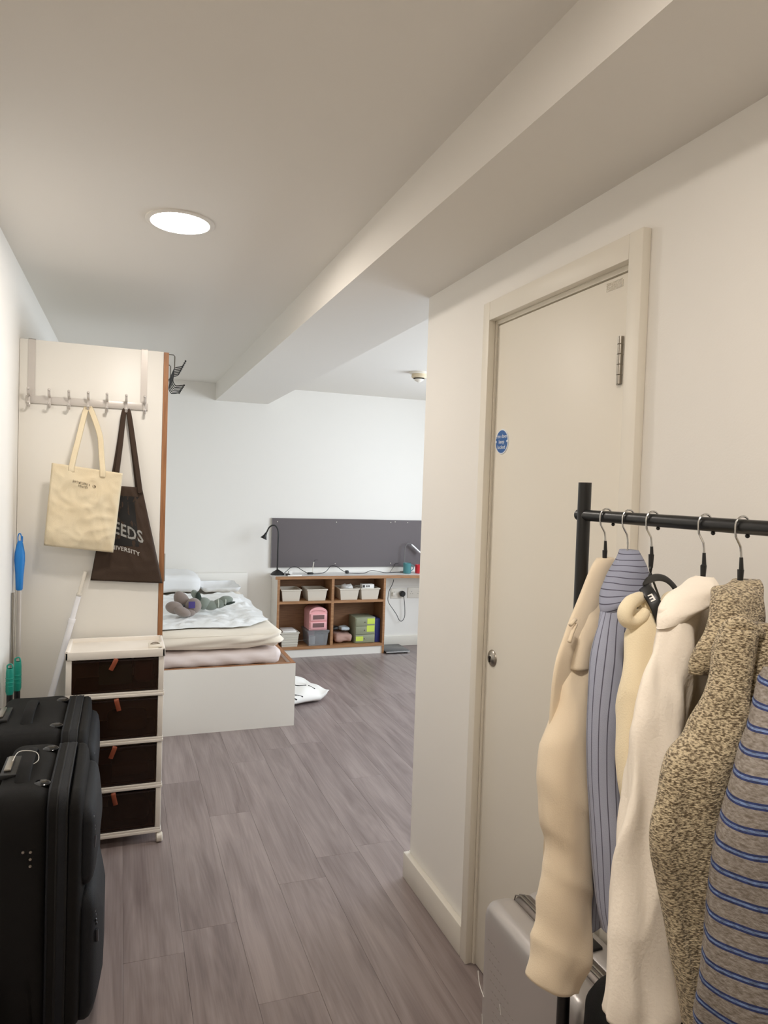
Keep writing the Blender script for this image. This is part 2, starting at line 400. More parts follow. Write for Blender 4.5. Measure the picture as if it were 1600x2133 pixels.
bm = NB(); prism(bm, [(lx(-1.3)-.1, -1.3), (lx(-1.3), -1.3), (lx(YB+.1), YB+.1), (lx(YB+.1)-.1, YB+.1)], 0, ZC); link('wall_left', bm, PAINT, kind='structure')
link('wall_back', BX(-.6, XR+.1, YB, YB+.1, 0, ZC), PAINT, kind='structure')
link('wall_front', BX(-.6, 1.4, -1.3, -1.2, 0, ZC), PAINT, kind='structure')
# cupboard wall with the door opening
D0, D1, DZ = 1.335, 1.932, 2.021     # door leaf from, to, head
O0, O1, OZ = 1.303, 1.940, 2.036     # opening inside the architrave
bm = NB()
box(bm, XW, XW+.14, -1.2, O0-.02, 0, ZC); box(bm, XW, XW+.14, O1+.02, YE, 0, ZC); box(bm, XW, XW+.14, O0-.02, O1+.02, OZ+.02, ZC)
box(bm, XW+.14, XR, YE-.12, YE, 0, ZC); link('wall_cupboard', bm, PAINT, kind='structure')
# far side wall; its unseen window is added to light the room
WY0, WY1, WZ0, WZ1 = 2.95, 5.05, .9, 2.1
bm = NB(); box(bm, XR, XR+.1, YE, WY0, 0, ZC); box(bm, XR, XR+.1, WY1, YB, 0, ZC); box(bm, XR, XR+.1, WY0, WY1, 0, WZ0); box(bm, XR, XR+.1, WY0, WY1, WZ1, ZC)
link('wall_far_side', bm, PAINT, kind='structure')
wn = setting('added_window_1', (XR, 4.0, .9))
bm = NB()
for a in ((WY0, WY0+.05, WZ0, WZ1), (WY1-.05, WY1, WZ0, WZ1), (WY0, WY1, WZ0, WZ0+.05), (WY0, WY1, WZ1-.05, WZ1), (3.975, 4.025, WZ0, WZ1)): box(bm, XR+.03, XR+.07, *a)
link('window_frame', bm, GLOSSP, wn); link('pane', BX(XR+.045, XR+.051, WY0, WY1, WZ0, WZ1), film('window_glass', (250, 252, 255), .08, .05), wn)
link('window_sill', BX(XR-.05, XR+.03, WY0-.04, WY1+.04, WZ0-.03, WZ0, bev=.004), GLOSSP, wn)
def skirting(name, x0, x1, y0, y1): link(name, BX(x0, x1, y0, y1, 0, .1, bev=.004), GLOSSP, kind='structure')
skirting('baseboard_cupboard', XW-.024, XW, 1.981, YE+.012); skirting('baseboard_cupboard_end', XW-.0, XR, YE, YE+.016)
skirting('baseboard_back', 1.06, XR, YB-.016, YB); skirting('baseboard_cupboard_near', XW-.024, XW, -1.2, 1.255)
skirting('baseboard_far_side', XR-.016, XR, YE, YB)
# door
dr = setting('door_1', (XW, (D0+D1)/2, 0))
XA, XL = XW-.024, 1.082
link('architrave', BX(XA, XW-.0005, 1.257, O0, 0, OZ+.058, bev=.003), DOORP, dr)
link('architrave', BX(XA, XW-.0005, O1, 1.979, 0, OZ+.058, bev=.003), DOORP, dr)
link('architrave', BX(XA+.0005, XW-.001, O0, O1, OZ, OZ+.0575, bev=.002), DOORP, dr)
bm = NB(); box(bm, XW, XW+.135, O1, O1+.019, 0, OZ); box(bm, XW, XW+.135, O0-.019, O0, 0, OZ); box(bm, XW, XW+.135, O0-.019, O1+.019, OZ, OZ+.019)
link('door_jamb', bm, DOORP, dr)
bm = NB(); box(bm, XL-.002, XW+.135, D1+.003, O1, 0, OZ); box(bm, XL-.002, XW+.135, O0, D0-.003, 0, OZ); box(bm, XL-.002, XW+.135, D0-.003, D1+.003, DZ+.004, OZ)
link('door_rebate', bm, DOORP, dr)
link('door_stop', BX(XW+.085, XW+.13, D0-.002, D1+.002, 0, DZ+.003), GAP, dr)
link('door_leaf', BX(XL, XL+.044, D0, D1, .006, DZ, bev=.0015), DOORP, dr)
hz, hy, hx = 1.820, 1.3465, XL-.006
bm = NB(); lathe(bm, [(.004, -.055), (.0066, -.055), (.0066, .055), (.004, .055)], (hx, hy, hz), 14)
for h in (-.034, -.010, .014, .037): lathe(bm, [(.0066, h-.0012), (.0076, h), (.0066, h+.0012)], (hx, hy, hz), 14)
box(bm, XL-.0018, XL-.0002, hy, hy+.016, hz-.055, hz+.055); link('hinge', bm, STEEL, dr)
K = px(1026, 1371, x=XL)
bm = NB(); lathe(bm, [(0, -.010), (.010, -.010), (.012, -.008), (.019, -.007), (.025, -.003), (.026, 0)], (XL, K.y, K.z), 28, 'x'); es = link('lock_escutcheon', bm, STEEL, dr)
bm = NB(); box(bm, XL-.0125, XL-.0095, K.y-.0026, K.y+.0026, K.z-.012, K.z+.003); lathe(bm, [(0, -.0125), (.0045, -.0125), (.0045, -.0095)], (XL, K.y, K.z+.003), 14, 'x'); link('keyhole', bm, GAP, es)
K = px(1046.5, 920, x=XL); RS = .0385
bm = NB(); lathe(bm, [(0, -.0022), (RS-.0008, -.0022), (RS, -.001), (RS, 0)], (XL, K.y, K.z), 40, 'x'); sg_ = link('fire_door_sign', bm, SIGNW, dr, label='round blue fire door sign with white lettering')
bm = NB(); lathe(bm, [(0, -.0028), (RS-.004, -.0028), (RS-.004, -.002)], (XL, K.y, K.z), 40, 'x'); link('sign_disc', bm, SIGNB, sg_)
for i, s in enumerate(('Fire door', 'keep', 'locked')):
    text(s, .0165, .012, lambda a, b, i=i: V((XL-.0031, K.y-a, K.z+.016-.0165*i+b)), 'lettering', SIGNW, sg_)
for s in (-1, 1):
    bm = NB(); lathe(bm, [(0, -.0042), (.0028, -.0042), (.0042, -.0028)], (XL, K.y+s*(RS-.005), K.z), 12, 'x'); link('screw', bm, SIGNW, sg_)
K = px(1281, 594, x=XL)
bm = BX(XL-.0006, XL, K.y-.030, K.y+.030, K.z-.010, K.z+.010); tg = link('door_tag', bm, mat('embossed_foil', (214, 206, 190), .22, .5, bump=.9, bscale=260), dr)
# downlights
def downlight(x, y, label, k):
    t = thing('ceiling_light', label, 'ceiling light', (x, y, ZC))
    bm = NB(); lathe(bm, [(.113, 0), (.113, -.004), (.106, -.008), (.097, -.007), (.094, -.003)], (x, y, ZC), 48); link('trim_ring', bm, CEILP, t)
    bm = NB(); lathe(bm, [(0, -.0036), (.0945, -.0036), (.0945, -.001), (0, -.001)], (x, y, ZC), 48); link('diffuser', bm, emis('lamp_diffuser', LAMP_COL, k), t)
    return t
downlight(.166, 2.50, 'round recessed ceiling downlight, lit, in the ceiling of the entrance passage', LAMP_ON)
downlight(.160, .42, 'added unseen round lit ceiling downlight over the near end of the passage, above the camera', LAMP_ADDED)  # second downlight, out of view, added to light the near end
# smoke detector
t = thing('smoke_detector', 'beige round smoke detector on the far ceiling beside the cupboard wall', 'smoke detector', (2.05, 4.83, ZC))
DB = mat('aged_beige_plastic', (214, 198, 168), .5)
bm = NB(); lathe(bm, [(0, 0), (.072, 0), (.072, -.010), (.062, -.014), (0, -.014)], (2.05, 4.83, ZC)); link('base', bm, PWHITE, t)
bm = NB(); lathe(bm, [(.055, -.012), (.056, -.036), (.050, -.043), (0, -.043)], (2.05, 4.83, ZC)); link('body', bm, DB, t)
bm = NB(); lathe(bm, [(.041, -.042), (.039, -.051), (0, -.051)], (2.05, 4.83, ZC)); link('vent', bm, GAP, t)
bm = NB(); lathe(bm, [(.038, -.050), (.032, -.060), (.016, -.070), (.006, -.074), (0, -.075)], (2.05, 4.83, ZC)); link('cap', bm, PWHITE, t)

# ------------------------------------------------------------------ wardrobe and what hangs on it
WX0, WX1, WYA, WYB, WH = -.4165, .163, 3.33, 4.25, 2.09
t = thing('wardrobe', 'white wardrobe seen end on, its door edge lipped in brown wood', 'wardrobe', (-.12, 3.8, 0))
link('side_panel', BX(WX0, WX1, WYA, WYA+.018, 0, WH, bev=.001), MELA, t)
link('side_panel', BX(WX0+.014, WX1, WYB-.018, WYB, 0, WH, bev=.001), MELA, t)
link('top_panel', BX(WX0+.014, WX1, WYA+.018, WYB-.018, WH-.07, WH-.052), MELA, t); link('bottom_panel', BX(WX0+.014, WX1, WYA+.018, WYB-.018, .06, .078), MELA, t)
link('back_panel', BX(WX0+.014, WX0+.020, WYA+.018, WYB-.018, .06, WH-.07), MELA, t)
dz = (WYB-WYA)/2
for i in range(2):
    y0 = WYA+.001+i*dz; d = link('door', BX(WX1+.001, WX1+.0215, y0+.003, y0+dz-.003, .02, WH-.002), MELA, t)
    link('edge_lipping', BX(WX1+.001, WX1+.0225, y0, y0+.003, .02, WH-.001), LIP, d)
    bm = NB(); yy = y0+dz-.06 if i == 0 else y0+.06
    tube(bm, [(WX1+.021, yy, 1.0), (WX1+.045, yy, 1.0), (WX1+.045, yy, 1.14), (WX1+.021, yy, 1.14)], .005); link('handle', bm, STEEL, d)
# pale hook rail over the side panel
YF = WYA
t = thing('hook_rail', 'pale grey over-panel hook rail with seven hooks on the wardrobe side', 'hook rail', px(180, 850, y=YF))
L0, R0 = px(55, 838, y=YF-.004), px(306, 852, y=YF-.004)
zt = (px(180, 833, y=YF).z+px(180, 846, y=YF).z)/2
bm = BX(L0.x-.002, R0.x+.004, YF-.0065, YF-.003, zt-.016, zt+.016, bev=.001); link('rail', bm, RAILM, t)
for u in (66, 301):
    xs = px(u, 760, y=YF).x
    bm = NB(); hw = .0135
    box(bm, xs-hw, xs+hw, YF-.003, YF-.0008, zt-.016, WH+.002); box(bm, xs-hw, xs+hw, YF-.003, YF+.022, WH+.0008, WH+.003); box(bm, xs-hw, xs+hw, YF+.0195, YF+.022, WH-.03, WH+.003)
    link('strap', bm, RAILM, t)
HK = []
for u in (60, 103, 144, 184, 223, 263, 301):
    xs = px(u, 840, y=YF-.01).x; HK.append(xs); bm = NB()
    W = V((1, 0, 0)); a = .0055
    tube(bm, [(xs, YF-.0085, zt-.013), (xs, YF-.0085, zt+.012), (xs, YF-.018, zt+.013), (xs, YF-.034, zt+.020), (xs, YF-.042, zt+.040)], a, 8, 4, (W, .0018))
    tube(bm, [(xs, YF-.0085, zt+.010), (xs, YF-.010, zt-.022), (xs, YF-.024, zt-.034), (xs, YF-.036, zt-.029), (xs, YF-.042, zt-.018)], a, 8, 4, (W, .0018))
    ball(bm, (xs, YF-.042, zt+.041), .0062, u=10, v=8); ball(bm, (xs, YF-.042, zt-.017), .0062, u=10, v=8)
    link('hook', bm, RAILM, t)
# black wire hooks over the wardrobe door
XD = WX1+.0225; Y1 = 3.40
B0 = px(363, 767, y=Y1)
t = thing('wire_hook_rail', 'black wire hook rack hung over the wardrobe door top', 'hook rail', (XD+.03, 3.5, B0.z))
DY = .30; BRONZE = mat('bronze_wire', (92, 88, 78), .4, .6)
xo = XD+.030
for yy in (Y1, Y1+DY):
    bm = NB(); tube(bm, [(WX1-.0025, yy, WH-.02), (WX1-.0025, yy, WH+.0025), (xo-.006, yy, WH+.0025), (xo, yy, WH-.004), (xo, yy, B0.z)], .0022, 8); link('strap', bm, BRONZE, t)
bm = NB(); tube(bm, [(xo, Y1-.006, B0.z), (xo, Y1+DY+.006, B0.z)], .0024); tube(bm, [(XD+.006, Y1-.006, B0.z-.055), (XD+.006, Y1+DY+.006, B0.z-.055)], .0024); link('rail', bm, BLACK_METAL, t)
for i in range(6):
    yy = Y1+DY*i/5; bm = NB(); z0 = B0.z
    tube(bm, [(xo+.048, yy, z0+.036), (xo+.034, yy, z0+.012), (xo, yy, z0), (xo-.003, yy, z0-.03), (xo-.006, yy, z0-.058), (xo+.004, yy, z0-.078), (xo+.014, yy, z0-.080), (xo+.043, yy, z0-.075)], .0022, 7, 4)
    ball(bm, (xo+.048, yy, z0+.037), .0046, u=10, v=8); ball(bm, (xo+.044, yy, z0-.075), .0046, u=10, v=8); link('hook', bm, BLACK_METAL, t)
# cream tote bag
def strap(bm, pts, wdt, th=.0016, k=5, W=V((1, 0, 0))): tube(bm, pts, wdt, 8, k, (W, th))
yb = YF-.078
q = lambda u, v, y=yb: px(u, v, y=y)
t = thing('tote_bag', 'natural cream canvas tote bag with small faint worn print', 'bag', q(180, 850))
def crumple(s, a):
    def f(u, v):
        r = 1-abs(noise.noise(V((u*3.2+v*1.6+s, v*4.5-u*1.2, s))))*2.2; r2 = 1-abs(noise.noise(V((u*5-v*2+s, v*6+s, 1))))*2.4
        return a*(.7*max(r, 0)**2+.5*max(r2, 0)**3+.8*noise.noise(V((u*2+s, v*2.5, 2)))-.4)
    return f
bm = NB(); P = pillow(bm, q(108, 964), q(256, 986), q(236, 1151), q(91, 1136), .024, 34, 40, crumple(3.1, .010)); link('bag_body', bm, CANVAS, t, 180)
ap = V((HK[3], YF-.030, zt-.026))
for s, yo in ((0, -.013), (1, .012)):
    bm = NB(); o_ = V((0, yo, 0))
    a, b = q(150, 969)+o_, q(214, 979)+o_
    strap(bm, [a+V((0, 0, -.03)), a, a.lerp(ap, .5)+V((-.004, 0, 0)), ap+V((-.010, yo*.3, -.012)), ap+V((0, yo*.3, .002))], .0115)
    strap(bm, [ap+V((0, yo*.3, .0025)), ap+V((.014, yo*.3, -.010)), ap.lerp(b, .42)+V((.022, 0, .0)), ap.lerp(b, .7)+V((.012, 0, 0)), b, b+V((0, 0, -.03))], .0115)
    link('handle', bm, CANVAS, t, 180)
# its print is too worn to read in the photograph: short worn strokes, one row of letters over part of a second
rp_ = random.Random(8); bm = NB()
def stroke(u0, v0, du, dv):
    vs = [bm.verts.new(P(u, v+.10*(u-.33), 1, .0018)) for u, v in ((u0, v0), (u0+du, v0), (u0+du, v0+dv), (u0, v0+dv))]; bm.faces.new(vs)
for k in range(19):
    u = .315+.0175*k
    if k in (12, 14, 15): continue
    for _ in range(2): stroke(u+rp_.uniform(0, .006), .165+rp_.uniform(0, .012), .0045, .030-rp_.uniform(0, .008))
    stroke(u, .168+rp_.choice((0, .011, .022)), .0125, .0055)
for k in range(9):
    u = .395+.0155*k
    for _ in range(2): stroke(u+rp_.uniform(0, .005), .208+rp_.uniform(0, .008), .004, .022)
    stroke(u, .209+rp_.choice((0, .015)), .011, .005)
link('print', bm, INKSOFT, t)
# dark brown tote bag behind it
yb2 = YF-.024
q2 = lambda u, v, y=yb2: px(u, v, y=y)
t = thing('tote_bag', 'dark brown cotton tote bag with a black and grey university print', 'bag', q2(262, 856))
bm = NB(); P2 = pillow(bm, q2(226, 1010), q2(296, 1016), q2(339, 1215), q2(188, 1209), .012, 34, 40, crumple(7.7, .008)); link('bag_body', bm, BROWNC, t, 180)
ap = V((HK[5], YF-.030, zt-.026))
for yo, (ua, ub) in ((-.010, (240, 291)), (.008, (234, 287))):
    bm = NB(); o_ = V((0, yo, 0)); a, b = q2(ua, 1012)+o_, q2(ub, 1017)+o_
    strap(bm, [a+V((0, 0, -.02)), a, a.lerp(ap, .55)+V((-.003, 0, 0)), ap+V((-.009, yo*.3, -.010)), ap+V((0, yo*.3, .002))], .0105)
    strap(bm, [ap+V((0, yo*.3, .0025)), ap+V((.012, yo*.3, -.012)), ap.lerp(b, .5)+V((.006, 0, 0)), b, b+V((0, 0, -.02))], .0105)
    link('handle', bm, BROWNC, t, 180)
bm = NB()
g = [[bm.verts.new(P2(.20+.52*i/8+(.14 if j < 3 else 0)*(j == 0), .10+.52*j/8, 1, .0008)) for i in range(9)] for j in range(9)]
for j in range(8):
    for i in range(8): bm.faces.new((g[j][i], g[j][i+1], g[j+1][i+1], g[j+1][i]))
link('print_panel', bm, BLACKPRINT, t, 180)
arc = lambda a, k: k*a*a
text('LEEDS', .074, .022, lambda a, b: P2(.47+a/.31, .47+a*.55-b/.46*1.1, 1, .0022), 'lettering', GREYPRINT, t)
text('UNIVERSITY', .028, .02, lambda a, b: P2(.44+a/.29, .655+a*.35+a*a*3-b/.46, 1, .0022), 'lettering', mat('pale_print', (196, 194, 188), .7), t)

# ------------------------------------------------------------------ cleaning things in the corner
t = thing('mop_handle', 'tall mop pole with a long blue grip standing in the corner', 'mop', px(45, 1460, y=3.25))
cx_ = px(41, 1170, y=3.25).x; cy = 3.25
bm = NB(); lathe(bm, [(.0105, 1.035), (.0135, 1.04), (.016, 1.10), (.0205, 1.16), (.0195, 1.19), (.013, 1.225), (.009, 1.24), (0, 1.242)], (cx_, cy, 0), 20); link('grip', bm, BLUEP, t)
bm = NB(); tube(bm, [(cx_-.006, cy, 1.232), (cx_-.008, cy, 1.258), (cx_-.002, cy, 1.272), (cx_+.004, cy, 1.262), (cx_+.004, cy, 1.232)], .0022, 7, 4); tube(bm, [(cx_+.003, cy, 1.232), (cx_+.006, cy, 1.255), (cx_+.009, cy, 1.258), (cx_+.009, cy, 1.236)], .002, 7, 4); link('hanging_loop', bm, BLUEP, t)
bm = NB(); tube(bm, [(cx_, cy, .10), (cx_, cy, 1.04)], .0095, 14); link('pole', bm, mat('pale_enamel_tube', (206, 200, 194), .3, .3), t)
bm = NB(); lathe(bm, [(0, 0), (.022, 0), (.020, .03), (.014, .10), (.012, .13)], (cx_, cy, 0), 16); link('mop_head', bm, DARKP, t)
t = thing('broom_pole', 'thin pale metal pole leaning in the corner behind the blue mop grip', 'pole', (cx_-.014, 3.29, 0))
bm = NB(); tube(bm, [(lx(3.2)+.011, 3.19, .004), (lx(3.2)+.008, 3.215, 1.03)], .006, 12); link('pole', bm, STEEL, t); bm = NB(); lathe(bm, [(0, 0), (.009, 0), (.009, .03), (.0065, .035)], (lx(3.2)+.011, 3.19, 0), 12); link('foot', bm, DARKP, t)
for (u, v0, v1, y, lb) in ((37, 1372, 1432, 3.06, 'teal capped black brush handle beside the mop pole'), (21, 1386, 1440, 2.98, 'shorter teal hooked black dustpan handle beside the wall')):
    a = px(u, v0, y=y); b = px(u, v1, y=y); t = thing('brush_handle' if u == 37 else 'dustpan_handle', lb, 'cleaning tool', (a.x, y, 0)); a.x = max(a.x, lx(y)+.016)
    bm = NB(); lathe(bm, [(0, b.z-.62), (.011, b.z-.62), (.011, b.z), (.010, b.z)], (a.x, y, 0), 14); link('handle', bm, DARKP, t)
    bm = NB(); lathe(bm, [(.0115, b.z-.012), (.0145, b.z), (.0140, a.z-.03), (.0128, a.z-.012), (.008, a.z-.012)], (a.x, y, 0), 14)
    for zz in (.02, .035, .05): lathe(bm, [(.0141, b.z+zz-.003), (.0152, b.z+zz), (.0141, b.z+zz+.003)], (a.x, y, 0), 14)
    tube(bm, [(a.x-.008, y, a.z-.014), (a.x-.009, y, a.z), (a.x+.006, y, a.z+.004), (a.x+.010, y, a.z-.016)], .003, 7, 3); link('cap', bm, TEALP, t)
    hz = b.z-.62
    bm = NB(); (box(bm, a.x-.012, a.x+.035, y-.04, y+.04, .0, hz+.004, bev=.006) if hz > .02 else box(bm, a.x-.012, a.x+.03, y-.03, y+.03, 0, max(hz+.01, .03), bev=.004)); link('head', bm, DARKP, t)
t = thing('white_pole', 'white telescopic pole leaning slantwise against the wardrobe side', 'pole', (-.39, 3.08, 0))
T, Bt = px(178, 1190, y=3.313), V((-.400, 3.306, .016)); mid = Bt.lerp(T, .58)
bm = NB(); tube(bm, [Bt, Bt.lerp(T, .80)], .0130, 16); link('lower_tube', bm, POLEW, t)
bm = NB(); tube(bm, [Bt.lerp(T, .79), Bt.lerp(T, .905)], .0105, 16); tube(bm, [Bt.lerp(T, .795), Bt.lerp(T, .81)], .0145, 16); link('upper_tube', bm, POLEW, t)
bm = NB(); tube(bm, [Bt.lerp(T, .90), T], .0082, 16); tube(bm, [Bt.lerp(T, .90), Bt.lerp(T, .912)], .0105, 16); link('tip', bm, PWHITE, t)

# ------------------------------------------------------------------ drawer cart
CX0, CX1, CY0, CY1 = -.196, .178, 3.02, 3.285
t = thing('drawer_cart', 'cream plastic drawer tower on castors with four smoked ribbed drawers', 'drawer unit', (0, 3.15, 0))
lev = [.042, .232, .425, .620, .806]
bm = NB(); box(bm, CX0, CX1, CY0, CY1, .790, .800, bev=.004)
for a in ((CX0-.004, CX1+.004, CY0-.006, CY0+.008), (CX0-.004, CX1+.004, CY1-.012, CY1+.002), (CX0-.004, CX0+.010, CY0-.006, CY1), (CX1-.010, CX1+.004, CY0-.006, CY1)): box(bm, *a, .782, .816, bev=.004)
link('top_tray', bm, CART, t)
for i in range(4):
    z0, z1 = lev[i], lev[i+1]-.002 if i < 3 else .784
    bm = NB()
    for xa, xb in ((CX0, CX0+.022), (CX1-.022, CX1)): box(bm, xa, xb, CY0, CY0+.02, z0, z1, bev=.003)
    box(bm, CX0, CX0+.005, CY0+.01, CY1, z0, z1); box(bm, CX1-.005, CX1, CY0+.01, CY1, z0, z1); box(bm, CX0, CX1, CY1-.006, CY1-.001, z0, z1)
    box(bm, CX0-.003, CX1+.003, CY0-.003, CY1, z0, z0+.012, bev=.002); box(bm, CX0-.001, CX1+.001, CY0-.001, CY0+.02, z0+.012, z0+.022, bev=.002)
    link('frame_tier', bm, CART, t)
    xa, xb, za, zb = CX0+.0235, CX1-.0235, z0+.0235, z1-.008
    d = link('drawer', BX(xa+.003, xb-.003, CY0+.03, CY1-.03, za+.002, za+.006), SMOKED, t)
    bm = NB(); nr = 46; rows = []
    for k in range(nr*2+1):
        xx = xa+(xb-xa)*k/(nr*2); yy = CY0+.004+(.0016 if k % 2 else 0); rows.append([bm.verts.new((xx, yy, za)), bm.verts.new((xx, yy, zb))])
    for a, b in zip(rows, rows[1:]): bm.faces.new((a[0], b[0], b[1], a[1]))
    link('ribbed_front', bm, SMOKED, d, 180)
    bm = NB(); box(bm, xa, xb, CY0+.002, CY0+.010, zb-.006, zb); box(bm, xa, xb, CY0+.002, CY0+.010, za, za+.005); link('drawer_rim', bm, mat('dark_brown_plastic', (38, 24, 18), .3), d)
    an = (.22, -.35, .25, -.45)[i]; xm = (xa+xb)/2+(0, .002, .004, .0)[i]
    bm = NB(); n0 = V((math.sin(an), 0, -math.cos(an))); W_ = V((math.cos(an), 0, math.sin(an))); p0 = V((xm, CY0+.001, zb+.002))
    tube(bm, [p0+V((0, .002, .004)), p0+V((0, -.007, .002)), p0+n0*.02+V((0, -.008, 0)), p0+n0*.046+V((0, -.004, 0))], .009, 8, 3, (W_, .0016)); link('leather_pull', bm, LEATHER, d)
    bm = NB(); tube(bm, [p0+n0*.008+V((0, -.0095, 0)), p0+n0*.008+V((0, -.006, 0))], .0032, 10); link('rivet', bm, STEEL, d)
for xx in (CX0+.02, CX1-.012):
    for yy in (CY0+.012, CY1-.02):
        bm = NB(); lathe(bm, [(0, -.013), (.015, -.013), (.0195, -.010), (.0195, .010), (.015, .013), (0, .013)], (xx+.008, yy-.008, .0198), 20, 'x'); box(bm, xx-.006, xx+.006, yy-.004, yy+.008, .02, .043); link('castor', bm, PWHITE, t)
# contents seen through the smoked fronts
o = link('storage_box', BX(-.075, .055, 3.07, 3.18, .6615, .745, bev=.006), TEALC); tag(o, 'teal box inside the top smoked drawer', 'box')
bm = rbox(NB(), .062, .142, 3.07, 3.20, .6615, .76, .02, 6, lambda p, n: n*.004*noise.noise(p*30)); o = link('folded_scarf', bm, MAROON); tag(o, 'maroon cloth inside the top smoked drawer', 'clothing')
bm = rbox(NB(), -.03, .135, 3.06, 3.22, .079, .165, .03, 6, lambda p, n: n*.006*noise.noise(p*22)); o = link('folded_sweater', bm, NAVYC); tag(o, 'slate blue folded cloth inside the bottom smoked drawer', 'clothing')
bm = rbox(NB(), -.04, .12, 3.06, 3.22, .466, .52, .02, 6, lambda p, n: n*.004*noise.noise(p*22)); o = link('folded_shirt', bm, mat('grey_cloth', (92, 84, 76), .9)); tag(o, 'grey folded cloth in the third smoked drawer from the floor', 'clothing')
bm = rbox(NB(), -.02, .13, 3.06, 3.22, .273, .335, .02, 6, lambda p, n: n*.004*noise.noise(p*22)); o = link('folded_trousers', bm, mat('brown_cloth', (84, 66, 52), .9)); tag(o, 'brown folded cloth in the second smoked drawer from the floor', 'clothing')
t = thing('earbud_case', 'small white box with a dark arc mark on the cart top', 'box', (.148, 3.12, .801))
link('case_body', BX(.118, .172, 3.05, 3.13, .801, .821, bev=.005), PWHITE, t)
bm = NB(); tube(bm, [(.126, 3.08, .8215), (.136, 3.105, .822), (.150, 3.108, .822), (.158, 3.09, .8215)], .0026, 6, 3); tube(bm, [(.128, 3.079, .8215), (.162, 3.085, .8215)], .0022, 6); link('print_mark', bm, mat('grey_brown_mark', (126, 112, 96), .6), t)
bm = BX(.155, .167, 3.0492, 3.0502, .806, .813); link('label', bm, mat('grey_mark', (120, 112, 104), .6), t)

